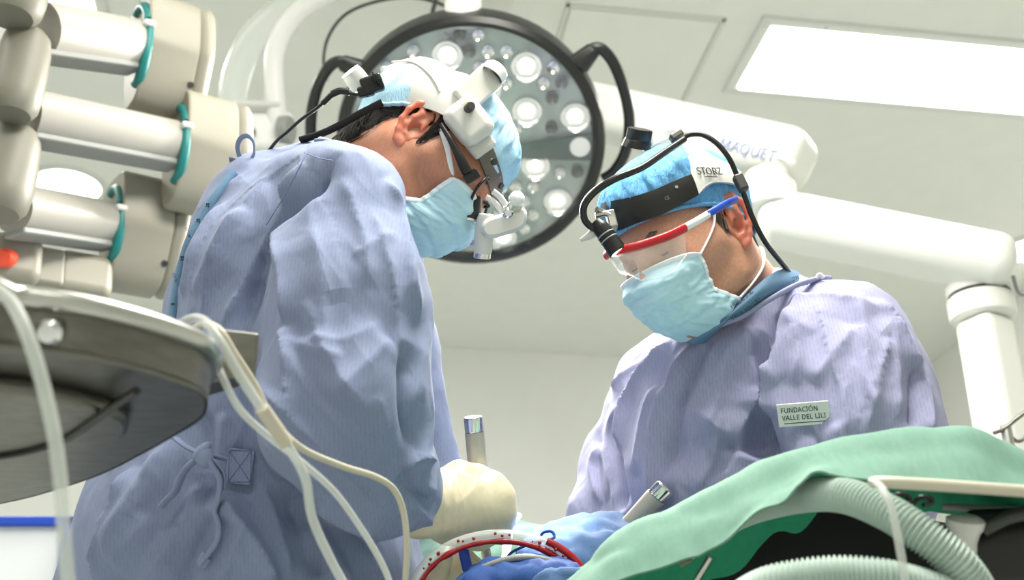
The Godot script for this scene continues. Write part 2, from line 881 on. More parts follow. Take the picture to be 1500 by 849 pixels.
func creases() -> ImageTexture:
	if crease_map:
		return crease_map
	const W := 768
	var im := Image.create(W, W, false, Image.FORMAT_RF)
	var a := noise(31, 1.0 / 300.0, 1)
	var b := noise(32, 1.0 / 230.0, 1)
	var c := noise(33, 1.0 / 90.0, 1)
	var where := noise(34, 1.0 / 160.0, 1)
	var edge := 90.0
	for y in W:
		for x in W:
			var h := 0.0
			var total := 0.0
			# near the right and lower borders the map runs over into its own left and upper borders
			var fx := clampf((x - (W - edge)) / edge, 0.0, 1.0)
			var fy := clampf((y - (W - edge)) / edge, 0.0, 1.0)
			for k in 4:
				var w := (fx if k & 1 else 1.0 - fx) * (fy if k & 2 else 1.0 - fy)
				if w <= 0.0:
					continue
				var u := float(x - W) if k & 1 else float(x)
				var v := float(y - W) if k & 2 else float(y)
				var q := 1.0 - minf(1.0, absf(a.get_noise_2d(u, v * 0.28)) * 3.2)
				var r := 1.0 - minf(1.0, absf(b.get_noise_2d(u * 0.82 + v * 0.42, (v * 0.82 - u * 0.42) * 0.3)) * 3.0)
				var t := 1.0 - minf(1.0, absf(c.get_noise_2d(u * 0.8 - v * 0.5, (v * 0.8 + u * 0.5) * 0.4)) * 2.6)
				var m := clampf(0.55 + where.get_noise_2d(u, v) * 1.3, 0.1, 1.0)
				h += w * m * (q * 0.62 + r * 0.42 + t * t * 0.05)
				total += w
			im.set_pixel(x, y, Color(h / total, 0, 0))
	crease_map = ImageTexture.create_from_image(im)
	return crease_map

# woven cloth with fine broken pin lines
func striped(base: Color, line: Color, seed_: int) -> StandardMaterial3D:
	var m := mat(Color.WHITE, 0.85)
	var grain := noise(seed_, 0.35, 2)
	var f := func(x: int, y: int) -> Color:
		var c := base
		var k := x % 8
		if k < 2 and (y / 12 + (x / 8) * 3) % 4 != 0:
			c = base.lerp(line, 0.26 if k == 0 else 0.14)
		var g := 1.0 + grain.get_noise_2d(x * 3.0, y * 0.8) * 0.05
		return Color(c.r * g, c.g * g, c.b * g)
	m.albedo_texture = picture(768, 768, f)
	m.uv1_triplanar = true
	m.uv1_world_triplanar = true
	m.uv1_triplanar_sharpness = 6.0
	m.uv1_scale = Vector3.ONE * 2.6
	m.heightmap_enabled = true
	m.heightmap_texture = creases()
	m.heightmap_scale = 0.50
	m.rim_enabled = true
	m.rim = 0.15
	m.rim_tint = 0.6
	return m

func make_materials() -> void:
	M.ceiling = mottled(Color(0.92, 0.928, 0.908), Color(0.935, 0.94, 0.92), 1, 0.7, 0.7)
	M.wall = mottled(Color(0.935, 0.94, 0.925), Color(0.945, 0.95, 0.935), 2, 0.6, 0.55)
	M.floor = mottled(Color(0.83, 0.85, 0.835), Color(0.86, 0.875, 0.86), 3, 0.8, 0.35)
	M.seam = mat(Color(0.85, 0.86, 0.83), 0.7)
	M.panel = glow(Color(1.0, 0.995, 0.97), 3.0)
	M.trim = mat(Color(0.86, 0.87, 0.85), 0.5)
	M.gown = striped(Color(0.495, 0.54, 0.66), Color(0.33, 0.38, 0.56), 5)
	M.gown_b = striped(Color(0.595, 0.60, 0.725), Color(0.38, 0.40, 0.59), 6)
	M.tie = mat(Color(0.495, 0.54, 0.66), 0.85)
	M.tie_b = mat(Color(0.595, 0.60, 0.725), 0.85)
	M.scrub = mottled(Color(0.36, 0.49, 0.61), Color(0.41, 0.54, 0.65), 7, 22.0, 0.85)
	M.scrub_print = mat(Color(0.10, 0.28, 0.31), 0.8)
	M.skin = mottled(Color(0.70, 0.47, 0.37), Color(0.77, 0.545, 0.44), 8, 26.0, 0.48, Vector2.ONE, 0.02)
	M.skin.subsurf_scatter_enabled = true
	M.skin.subsurf_scatter_strength = 0.12
	M.skin_pale = mottled(Color(0.74, 0.53, 0.43), Color(0.81, 0.61, 0.51), 9, 26.0, 0.48, Vector2.ONE, 0.02)
	M.skin_pale.subsurf_scatter_enabled = true
	M.skin_pale.subsurf_scatter_strength = 0.12
	M.ear = mat(Color(0.87, 0.56, 0.46), 0.42)
	M.ear.backlight_enabled = true
	M.ear.backlight = Color(0.75, 0.16, 0.08)
	M.ear.subsurf_scatter_enabled = true
	M.ear.subsurf_scatter_strength = 0.25
	M.ear_pale = M.ear.duplicate()
	M.ear_pale.albedo_color = Color(0.82, 0.53, 0.44)
	M.hair = mottled(Color(0.04, 0.03, 0.025), Color(0.13, 0.10, 0.085), 10, 30.0, 0.7, Vector2(6, 1), 0.3)
	M.hair_grey = mottled(Color(0.22, 0.18, 0.15), Color(0.50, 0.45, 0.40), 11, 30.0, 0.55, Vector2(6, 1), 0.3)
	M.cap = mottled(Color(0.62, 0.81, 0.92), Color(0.78, 0.91, 0.97), 12, 14.0, 0.8, Vector2(3, 1), 0.4)
	M.cap.backlight_enabled = true
	M.cap.backlight = Color(0.35, 0.5, 0.6)
	M.cap_b = mottled(Color(0.30, 0.59, 0.82), Color(0.52, 0.76, 0.91), 13, 14.0, 0.8, Vector2(3, 1), 0.4)
	M.cap_b.backlight_enabled = true
	M.cap_b.backlight = Color(0.2, 0.4, 0.55)
	M.mask = mottled(Color(0.70, 0.86, 0.92), Color(0.76, 0.89, 0.94), 14, 20.0, 0.85, Vector2(1, 3), 0.05)
	M.mask_edge = mat(Color(0.86, 0.92, 0.95), 0.85)
	M.strap = mat(Color(0.90, 0.92, 0.93), 0.8)
	M.glove = mottled(Color(0.83, 0.785, 0.67), Color(0.875, 0.835, 0.73), 15, 12.0, 0.42)
	M.glove.subsurf_scatter_enabled = true
	M.glove.subsurf_scatter_strength = 0.1
	M.white = mat(Color(0.82, 0.82, 0.80), 0.32)
	M.white_gloss = mat(Color(0.93, 0.93, 0.92), 0.18)
	M.cream = mat(Color(0.575, 0.56, 0.505), 0.45)
	M.joint = mat(Color(0.45, 0.445, 0.40), 0.5)
	M.arm_tube = mat(Color(0.65, 0.64, 0.61), 0.35)
	M.boom = mat(Color(0.90, 0.905, 0.88), 0.38)
	M.grey = mat(Color(0.55, 0.56, 0.55), 0.45)
	M.dark_grey = mat(Color(0.20, 0.20, 0.19), 0.4)
	M.black = mat(Color(0.03, 0.03, 0.032), 0.38)
	M.black_matte = mat(Color(0.02, 0.02, 0.021), 0.7)
	M.charcoal = mat(Color(0.085, 0.09, 0.09), 0.32)
	M.teal = mat(Color(0.07, 0.45, 0.44), 0.4)
	M.orange = mat(Color(0.90, 0.30, 0.17), 0.4)
	M.steel = mat(Color(0.72, 0.72, 0.70), 0.28, 1.0)
	M.steel_dull = mottled(Color(0.40, 0.395, 0.37), Color(0.49, 0.485, 0.46), 16, 3.0, 0.36, Vector2(1, 6))
	M.steel_dull.metallic = 0.85
	M.chrome = mat(Color(0.86, 0.86, 0.86), 0.12, 1.0)
	M.knurled = mottled(Color(0.56, 0.55, 0.52), Color(0.78, 0.77, 0.74), 17, 40.0, 0.42, Vector2(5, 5), 0.1)
	M.knurled.metallic = 0.25
	M.rubber = mat(Color(0.16, 0.16, 0.16), 0.6)
	M.drape = mottled(Color(0.40, 0.555, 0.495), Color(0.445, 0.595, 0.535), 18, 8.0, 0.85, Vector2(2, 1))
	M.drape.backlight_enabled = true
	M.drape.backlight = Color(0.1, 0.24, 0.18)
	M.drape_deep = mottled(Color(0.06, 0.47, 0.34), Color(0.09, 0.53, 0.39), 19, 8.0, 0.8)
	M.blue_cloth = mottled(Color(0.25, 0.37, 0.545), Color(0.34, 0.455, 0.625), 20, 20.0, 0.85, Vector2(4, 4))
	M.blue_deep = mottled(Color(0.12, 0.26, 0.51), Color(0.16, 0.32, 0.58), 21, 20.0, 0.8)
	M.hose = mat(Color(0.72, 0.80, 0.76, 0.80), 0.35)
	M.hose.transparency = BaseMaterial3D.TRANSPARENCY_ALPHA
	M.tubing = mat(Color(0.88, 0.90, 0.88, 0.5), 0.3)
	M.tubing.transparency = BaseMaterial3D.TRANSPARENCY_ALPHA
	M.tube_cream = mat(Color(0.76, 0.74, 0.67), 0.4)
	M.clear = glass(Color(0.95, 0.98, 0.98), 0.12)
	M.lens = glass(Color(0.93, 0.96, 0.95), 0.10, 0.03)
	M.acrylic = mat(Color(0.93, 0.95, 0.93, 0.35), 0.12)
	M.acrylic.transparency = BaseMaterial3D.TRANSPARENCY_ALPHA
	M.blood = mottled(Color(0.50, 0.02, 0.03), Color(0.70, 0.06, 0.06), 22, 30.0, 0.25)
	M.red = mat(Color(0.70, 0.06, 0.10), 0.25)
	M.led = glow(Color(0.9, 0.9, 0.87), 0.35)
	M.led_core = glow(Color(1.0, 0.99, 0.95), 4.0)
	M.ink = mat(Color(0.12, 0.14, 0.18), 0.6)
	M.ink_pale = mat(Color(0.56, 0.60, 0.76), 0.6)
	M.ink_teal = mat(Color(0.10, 0.25, 0.22), 0.6)
	M.ink_grey = mat(Color(0.27, 0.27, 0.27), 0.5)
	M.label = mat(Color(0.87, 0.875, 0.865), 0.75)
	M.blue_plastic = mat(Color(0.10, 0.28, 0.72), 0.4)
	M.board = mat(Color(0.88, 0.90, 0.91), 0.35)

func build_room() -> void:
	var t := 0.15
	var l := -3.4
	var near := -2.2
	var mid_r := (l + wall_r) / 2
	var wid := wall_r - l
	var mid_f := (wall_d + near) / 2
	var len := wall_d - near
	var mb := MB.new()
	mb.rbox(room(mid_r, -t / 2, mid_f), Vector3(wid + 2 * t, t, len + 2 * t), 0.002, room_basis)
	structure("floor", mb, M.floor)
	mb = MB.new()
	mb.rbox(room(mid_r, CEIL + t / 2, mid_f), Vector3(wid + 2 * t, t, len + 2 * t), 0.002, room_basis)
	structure("ceiling", mb, M.ceiling)
	var walls := [["wall_back", room(mid_r, CEIL / 2, wall_d + t / 2), Vector3(wid, CEIL, t)], ["wall_front", room(mid_r, CEIL / 2, near - t / 2), Vector3(wid, CEIL, t)], ["wall_left", room(l - t / 2, CEIL / 2, mid_f), Vector3(t, CEIL, len + 2 * t)], ["wall_right", room(wall_r + t / 2, CEIL / 2, mid_f), Vector3(t, CEIL, len + 2 * t)]]
	for w in walls:
		mb = MB.new()
		mb.rbox(w[1], w[2], 0.002, room_basis)
		structure(w[0], mb, M.wall)
	# coving where ceiling and walls meet
	mb = MB.new()
	var prof := PackedVector2Array([Vector2(0, 0), Vector2(0.05, 0), Vector2(0.03, -0.012), Vector2(0.012, -0.03), Vector2(0, -0.05)])
	mb.slab(room(l, CEIL, wall_d), room_basis * Vector3(0, 0, 1), Vector3.UP, prof, wid, 0.0)
	structure("trim_1", mb, M.ceiling)
	# flush service hatch in the ceiling: a thin raised leaf inside a frame
	var c0 := level(832, 8, CEIL)
	var c1 := level(1060, 28, CEIL)
	var c2 := level(985, 158, CEIL)
	var hx := (c1 - c0)
	hx = room_basis * Vector3(hx.length(), 0, 0)
	var hy := room_basis * Vector3(0, 0, -c1.distance_to(c2))
	var hatch := thing("ceiling_hatch", "flush square access hatch in the ceiling beside the long light panel", "hatch", c1 - hx / 2 + hy / 2)
	mb = MB.new()
	mb.rbox(hatch.position + Vector3(0, -0.003, 0), Vector3(hx.length() - 0.02, 0.006, hy.length() - 0.02), 0.002, room_basis)
	part("leaf", mb, M.ceiling, hatch)
	mb = MB.new()
	for s in [-1, 1]:
		mb.rbox(hatch.position + hx * 0.5 * s + Vector3(0, -0.002, 0), Vector3(0.014, 0.008, hy.length() + 0.014), 0.002, room_basis)
		mb.rbox(hatch.position + hy * 0.5 * s + Vector3(0, -0.002, 0), Vector3(hx.length() + 0.014, 0.008, 0.014), 0.002, room_basis)
	part("frame", mb, M.seam, hatch)
	# long light panels
	for i in panels.size():
		var label: String = ["long bright light panel in the ceiling at the upper right", "bright light panel cut off by the top left corner"][i] if i < 2 else "long light panel in the ceiling above the camera"
		var p: Array = panels[i]
		var o := thing("ceiling_light_panel", label, "ceiling light", room(p[0], CEIL, p[1]), "ceiling light panels")
		mb = MB.new()
		mb.rbox(room(p[0], CEIL - 0.006, p[1]), Vector3(1.2, 0.02, 0.3), 0.006, room_basis)
		part("diffuser", mb, M.panel, o)
		mb = MB.new()
		for s in [-1, 1]:
			mb.rbox(room(p[0], CEIL - 0.004, p[1] + 0.168 * s), Vector3(1.27, 0.012, 0.034), 0.003, room_basis)
			mb.rbox(room(p[0] + 0.618 * s, CEIL - 0.004, p[1]), Vector3(0.034, 0.012, 0.3), 0.003, room_basis)
		part("frame", mb, M.trim, o)
		for s in [-1, 1]:
			mb = MB.new()
			mb.ball(room(p[0] + 0.45 * s, CEIL - 0.011, p[1] - 0.168), Vector3(0.004, 0.002, 0.004), Basis.IDENTITY, 8)
			part("screw", mb, M.grey, o)
	# round downlights
	var k := 0
	for q in [[100, 268, 0.11, "round glowing downlight seen between the white arms on the left"], [1512, 362, 0.10, "round downlight half hidden behind the boom at the right edge"]]:
		var pos := level(q[0], q[1], CEIL)
		var o := thing("ceiling_downlight", q[3], "ceiling light", pos, "round downlights")
		mb = MB.new()
		mb.lathe(pos, Vector3.DOWN, [[0.0, 0.012], [q[2] - 0.01, 0.012], [q[2], 0.0]], 36)
		part("lens", mb, M.panel, o)
		mb = MB.new()
		mb.lathe(pos, Vector3.DOWN, [[q[2], 0.0], [q[2], 0.012], [q[2] + 0.016, 0.01], [q[2] + 0.018, 0.0]], 36)
		part("trim_ring", mb, M.trim, o)
		area_light("downlight_light", pos + Vector3(0, -0.02, 0), Vector3.DOWN, Vector2.ONE * q[2] * 1.7, 0.15, Color(1, 0.98, 0.93))
		k += 1

# ---------------------------------------------------------------- operating lamp
func build_lamp() -> void:
	var o := at(690, 213, 2.4)
	var n := Vector3(0, -sin(deg_to_rad(55)), cos(deg_to_rad(55)))
	var ux := Vector3.RIGHT
	var uy := ux.cross(n) * -1.0
	if uy.y < 0:
		uy = -uy
	var R := 0.268
	var t := thing("operating_lamp", "large round operating lamp with black rim and clusters of lit white lenses", "surgical lamp", o)
	var mb := MB.new()
	mb.lathe(o, n, [[R - 0.024, -0.006], [R - 0.02, 0.008], [R - 0.01, 0.013], [R, 0.006], [R + 0.003, -0.012], [R + 0.002, -0.04], [R - 0.008, -0.052]], 72)
	part("rim", mb, M.charcoal, t, "black rubber rim")
	mb = MB.new()
	mb.lathe(o, n, [[R - 0.008, -0.05], [R - 0.04, -0.075], [R - 0.12, -0.105], [0.06, -0.12], [0.0, -0.122]], 60)
	part("housing", mb, M.grey, t)
	mb = MB.new()
	mb.lathe(o, n, [[R - 0.022, -0.004], [R - 0.026, -0.02], [R - 0.05, -0.026], [0.0, -0.026]], 60)
	part("reflector_tray", mb, mat(Color(0.66, 0.69, 0.66), 0.35, 0.4), t)
	mb = MB.new()
	mb.lathe(o, n, [[R - 0.022, 0.0], [0.12, 0.003], [0.0, 0.004]], 60)
	part("cover_glass", mb, M.lens, t)
	# lit clusters
	var big := [[655, 84], [771, 100], [712, 133], [772, 166], [843, 174], [784, 246], [817, 298], [722, 272], [737, 352], [600, 110], [560, 200], [572, 280], [620, 340], [660, 200], [640, 270]]
	var spots := []
	for b in big:
		var c := on_plane(b[0], b[1], o, n)
		spots.append(c)
		var q := MB.new()
		q.lathe(c, n, [[0.012, -0.022], [0.020, -0.016], [0.028, -0.006], [0.030, -0.004], [0.031, -0.010], [0.031, -0.025]], 24)
		var pod := part("led_pod", q, M.chrome, t)
		q = MB.new()
		q.lathe(c, n, [[0.019, -0.016], [0.017, -0.010], [0.012, -0.006], [0.0, -0.004]], 20)
		part("led_light", q, M.led, pod)
		q = MB.new()
		q.lathe(c + uy * 0.003, n, [[0.011, -0.008], [0.009, -0.003], [0.0, -0.001]], 14)
		part("led_core", q, M.led_core, pod)
	# small unlit lenses between them
	var k := 0
	for j in range(-7, 8):
		for i in range(-7, 8):
			var c := o + ux * ((i + 0.5 * (j & 1)) * 0.036) + uy * (j * 0.032)
			if c.distance_to(o) > R - 0.04:
				continue
			var free := true
			for s in spots:
				if c.distance_to(s) < 0.041:
					free = false
			var g := (c - o)
			if g.dot(ux) > 0.06 and absf(g.dot(uy) + 0.015 - 0.0) < 0.034:
				free = false
			if not free:
				continue
			k += 1
			var q := MB.new()
			q.lathe(c, n, [[0.012, -0.026], [0.0135, -0.012], [0.012, -0.008], [0.008, -0.012], [0.0, -0.016]], 14)
			part("lens", q, M.chrome if k % 3 else M.dark_grey, t)
	# dark green plate with a pale oval
	var pa := on_plane(742, 226, o, n)
	var pb := on_plane(882, 218, o, n)
	var ex := (pb - pa).normalized()
	var ey := n.cross(ex)
	if ey.dot(uy) < 0:
		ey = -ey
	mb = MB.new()
	var w0 := 0.012
	var w1 := 0.030
	mb.slab(pa - n * 0.020, ex, ey, PackedVector2Array([Vector2(0, -w0), Vector2(pa.distance_to(pb), -w1), Vector2(pa.distance_to(pb), w1), Vector2(0, w0)]), (0.014 if ex.cross(ey).dot(n) > 0 else -0.014), 0.0)
	var plate := part("plate", mb, mat(Color(0.10, 0.20, 0.17), 0.4), t, "dark green plate")
	mb = MB.new()
	mb.lathe(on_plane(850, 217, o, n) - n * 0.004, n, [[0.021, -0.002], [0.020, 0.001], [0.0, 0.001]], 24)
	part("oval_mark", mb, M.label, plate)
	# grips at both sides
	for g in [[[846, 96], [872, 70], [896, 88], [915, 135], [922, 180], [916, 222], [900, 250], [884, 262]], [[540, 108], [497, 90], [472, 112], [459, 150], [455, 190], [460, 225], [478, 252], [505, 262]]]:
		var path := PackedVector3Array()
		for q in g:
			path.append(on_plane(q[0], q[1], o - n * 0.015, n))
		mb = MB.new()
		mb.tube(curve(path, 8), 0.0115, 14)
		part("grip", mb, M.charcoal, t)
		mb = MB.new()
		var r0 := path[0].lerp(path[1], 0.1)
		mb.tube(PackedVector3Array([r0, path[0].lerp(path[1], 0.9), path[1]]), PackedFloat32Array([0.024, 0.016, 0.008]), 12)
		part("grip_bracket", mb, M.charcoal, t)
	# neck
	var nk := on_plane(678, 34, o - n * 0.03, n)
	mb = MB.new()
	mb.tube(curve(PackedVector3Array([nk + Vector3(0, -0.002, -0.01), nk + Vector3(0, 0.03, 0.01), nk + Vector3(0, 0.16, 0.03)]), 6), PackedFloat32Array([0.036, 0.036, 0.036, 0.036, 0.036, 0.036, 0.036, 0.036, 0.036, 0.036, 0.036, 0.036, 0.036]), 20)
	part("neck", mb, M.white, t)
	mb = MB.new()
	mb.tube(ring(nk, Vector3(0.042, 0, 0), (n.cross(Vector3.RIGHT)).normalized() * 0.026, 36), 0.008, 10, false, true)
	part("neck_collar", mb, M.grey, t)
	mb = MB.new()
	mb.lathe(nk + Vector3(0.006, 0.045, 0.047), Vector3(0, -0.2, 1), [[0.007, -0.004], [0.006, 0.003], [0.0, 0.004]], 12)
	part("screw", mb, M.chrome, t)
	# arm from the neck up to the ceiling
	mb = MB.new()
	mb.tube(curve(PackedVector3Array([nk + Vector3(0, 0.15, 0.028), nk + Vector3(-0.02, 0.3, -0.1), nk + Vector3(-0.05, 0.42, -0.35), Vector3(nk.x - 0.05, CEIL, nk.z - 0.5)]), 8), 0.034, 18)
	part("suspension_arm", mb, M.white, t)
	mb = MB.new()
	mb.tube(curve(ats([[478, 118, 2.75], [474, 85, 2.75], [482, 52, 2.75], [505, 22, 2.74], [545, 4, 2.72], [600, -4, 2.7], [650, 8, 2.68], [688, 40, 2.56]]), 8), 0.004, 8)
	part("cable", mb, M.dark_grey, t, "thin grey cable looping over the lamp")
	mb = MB.new()
	mb.tube(ats([[640, -6, 2.6], [630, 32, 2.58]]), 0.005, 8)
	part("cable", mb, M.charcoal, t)
	area_light("operating_lamp_light", o + n * 0.03, n, Vector2(0.38, 0.38), 2.2, Color(1.0, 0.98, 0.94), ux)
	# its twin above the frame lights the caps and the field
	var o2 := Vector3(0.18, 2.36, -0.84)
	var n2 := (Vector3(0.06, 1.2, -1.32) - o2).normalized()
	var t2 := thing("operating_lamp", "second operating lamp hanging overhead above the picture", "surgical lamp", o2)
	mb = MB.new()
	mb.lathe(o2, n2, [[R - 0.024, -0.006], [R - 0.01, 0.013], [R, 0.006], [R + 0.002, -0.04], [R - 0.04, -0.075], [0.06, -0.12], [0.0, -0.122]], 48)
	part("housing", mb, M.charcoal, t2)
	mb = MB.new()
	mb.lathe(o2, n2, [[R - 0.024, 0.0], [0.0, 0.002]], 48)
	part("lamp_face", mb, M.led, t2)
	mb = MB.new()
	mb.tube(curve(PackedVector3Array([o2 - n2 * 0.11, o2 - n2 * 0.2 + Vector3(0.05, 0.08, 0), Vector3(o2.x + 0.1, CEIL, o2.z)]), 6), 0.03, 14)
	part("suspension_arm", mb, M.white, t2)
	area_light("twin_lamp_light", o2 + n2 * 0.03, n2, Vector2(0.42, 0.42), 1.7, Color(1.0, 0.98, 0.94), Vector3.RIGHT)

# ---------------------------------------------------------------- booms
func bar(mb: MB, a: Vector3, b: Vector3, h: float, w: float, r: float) -> void:
	var x := (b - a).normalized()
	var z := x.cross(Vector3.UP).normalized()
	var y := z.cross(x).normalized()
	mb.rbox((a + b) / 2, Vector3(a.distance_to(b), h, w), r, Basis(x, y, z))

func build_booms() -> void:
	var a := at(690, 120, 3.05)
	var b := at(1180, 238, 2.42)
	var t := thing("supply_boom", "white ceiling supply boom arm lettered in pale print with a hanging column", "medical boom", b)
	var mb := MB.new()
	bar(mb, a, b, 0.118, 0.125, 0.035)
	var arm := part("upper_arm", mb, M.boom, t)
	var x := (b - a).normalized()
	var z := x.cross(Vector3.UP).normalized()
	if z.z < 0:
		z = -z
	var y := z.cross(x).normalized()
	if y.y < 0:
		y = -y
	var words := lettering("MAQUET", 0.030, 0.0020)
	var face := on_plane(1094, 219, b + z * 0.0636, z)
	mb = MB.new()
	mb.join(words, Transform3D(Basis(x * 1.15, y, z), face))
	part("lettering", mb, M.ink_pale, arm, "pale blue-grey lettering on the arm")
	mb = MB.new()
	mb.rbox(on_plane(1150, 233, b + z * 0.0630, z), Vector3(0.046, 0.005, 0.001), 0.0004, Basis(x, y, z))
	part("print", mb, M.trim, arm)
	mb = MB.new()
	mb.lathe(Vector3(a.x, a.y, a.z), Vector3.UP, [[0.0, -0.07], [0.045, -0.07], [0.05, -0.05], [0.05, 0.06], [0.035, 0.07], [0.035, CEIL - a.y - 0.03], [0.11, CEIL - a.y - 0.028], [0.12, CEIL - a.y]], 28)
	part("ceiling_mount", mb, M.boom, t)
	var j := at(1124, 276, 2.40)
	mb = MB.new()
	mb.lathe(j, Vector3.UP, [[0.0, -0.05], [0.055, -0.05], [0.057, 0.0], [0.05, 0.010], [0.045, 0.016], [0.045, 0.03]], 32)
	part("swivel_joint", mb, M.boom, t)
	var c := at(1112, 316, 2.40)
	var d := at(1486, 392, 2.26)
	mb = MB.new()
	bar(mb, c, d, 0.100, 0.130, 0.040)
	part("lower_arm", mb, M.boom, t)
	var k := at(1437, 445, 2.29)
	mb = MB.new()
	mb.lathe(k, Vector3.UP, [[0.0, -0.034], [0.050, -0.034], [0.060, -0.030], [0.062, -0.022], [0.062, 0.008], [0.058, 0.012]], 36)
	part("collar", mb, M.boom, t)
	mb = MB.new()
	mb.lathe(k, Vector3.UP, [[0.057, 0.011], [0.055, 0.015], [0.057, 0.019]], 36)
	part("groove", mb, M.dark_grey, t)
	mb = MB.new()
	mb.lathe(k, Vector3.UP, [[0.058, 0.018], [0.061, 0.022], [0.060, 0.036], [0.052, 0.044], [0.0, 0.046]], 36)
	part("collar", mb, M.boom, t)
	mb = MB.new()
	var foot := 0.62
	mb.rbox(Vector3(k.x, (k.y - 0.03 + foot) / 2, k.z), Vector3(0.086, k.y - 0.03 - foot, 0.086), 0.022, Basis(Vector3.UP, 0.5))
	part("column", mb, M.boom, t)
	mb = MB.new()
	mb.rbox(Vector3(k.x, foot - 0.12, k.z), Vector3(0.26, 0.26, 0.26), 0.03, Basis(Vector3.UP, 0.5))
	part("service_head", mb, M.boom, t)
	mb = MB.new()
	mb.tube(curve(ats([[1484, 404, 2.24], [1492, 428, 2.25], [1506, 430, 2.26], [1530, 415, 2.28]]), 6), 0.0035, 8)
	part("cable", mb, M.grey, t)
	# curved yoke of another lamp at the left
	var q := at(388, 196, 2.85)
	var u := thing("curved_lamp_yoke", "glossy white curved double yoke arm behind the left surgeon's back", "lamp arm", q)
	mb = MB.new()
	mb.tube(curve(ats([[345, 205, 2.85], [341, 150, 2.85], [348, 105, 2.85], [372, 55, 2.85], [415, 14, 2.85], [470, -14, 2.85], [540, -40, 2.85]]), 8), 0.024, 16, true, false, 1.5)
	part("outer_arm", mb, M.acrylic, u, "clear outer sleeve")
	mb = MB.new()
	mb.tube(curve(ats([[408, 190, 2.83], [402, 130, 2.83], [402, 80, 2.83], [418, 40, 2.83], [450, 8, 2.83], [520, -30, 2.83]]), 8), 0.024, 18)
	part("inner_arm", mb, M.white_gloss, u)
	mb = MB.new()
	mb.rbox(at(388, 205, 2.86), Vector3(0.15, 0.10, 0.12), 0.02)
	part("hub", mb, M.white_gloss, u)
	mb = MB.new()
	mb.rbox(at(382, 167, 2.85), Vector3(0.11, 0.02, 0.1), 0.009)
	part("hub_cover", mb, M.white, u)
	mb = MB.new()
	mb.ball(at(370, 194, 2.788), Vector3(0.007, 0.013, 0.004))
	part("button", mb, M.black, u, "black oval button")
	mb = MB.new()
	mb.lathe(at(424, 190, 2.80), cv(1, 0.05, 0.25), [[0.0, 0.006], [0.030, 0.005], [0.034, 0.0], [0.034, -0.02]], 28)
	part("end_disc", mb, M.grey, u)
	mb = MB.new()
	mb.lathe(at(540, -40, 2.85), Vector3.UP, [[0.03, -0.05], [0.03, CEIL - at(540, -40, 2.85).y]], 18)
	part("ceiling_mount", mb, M.white, u)

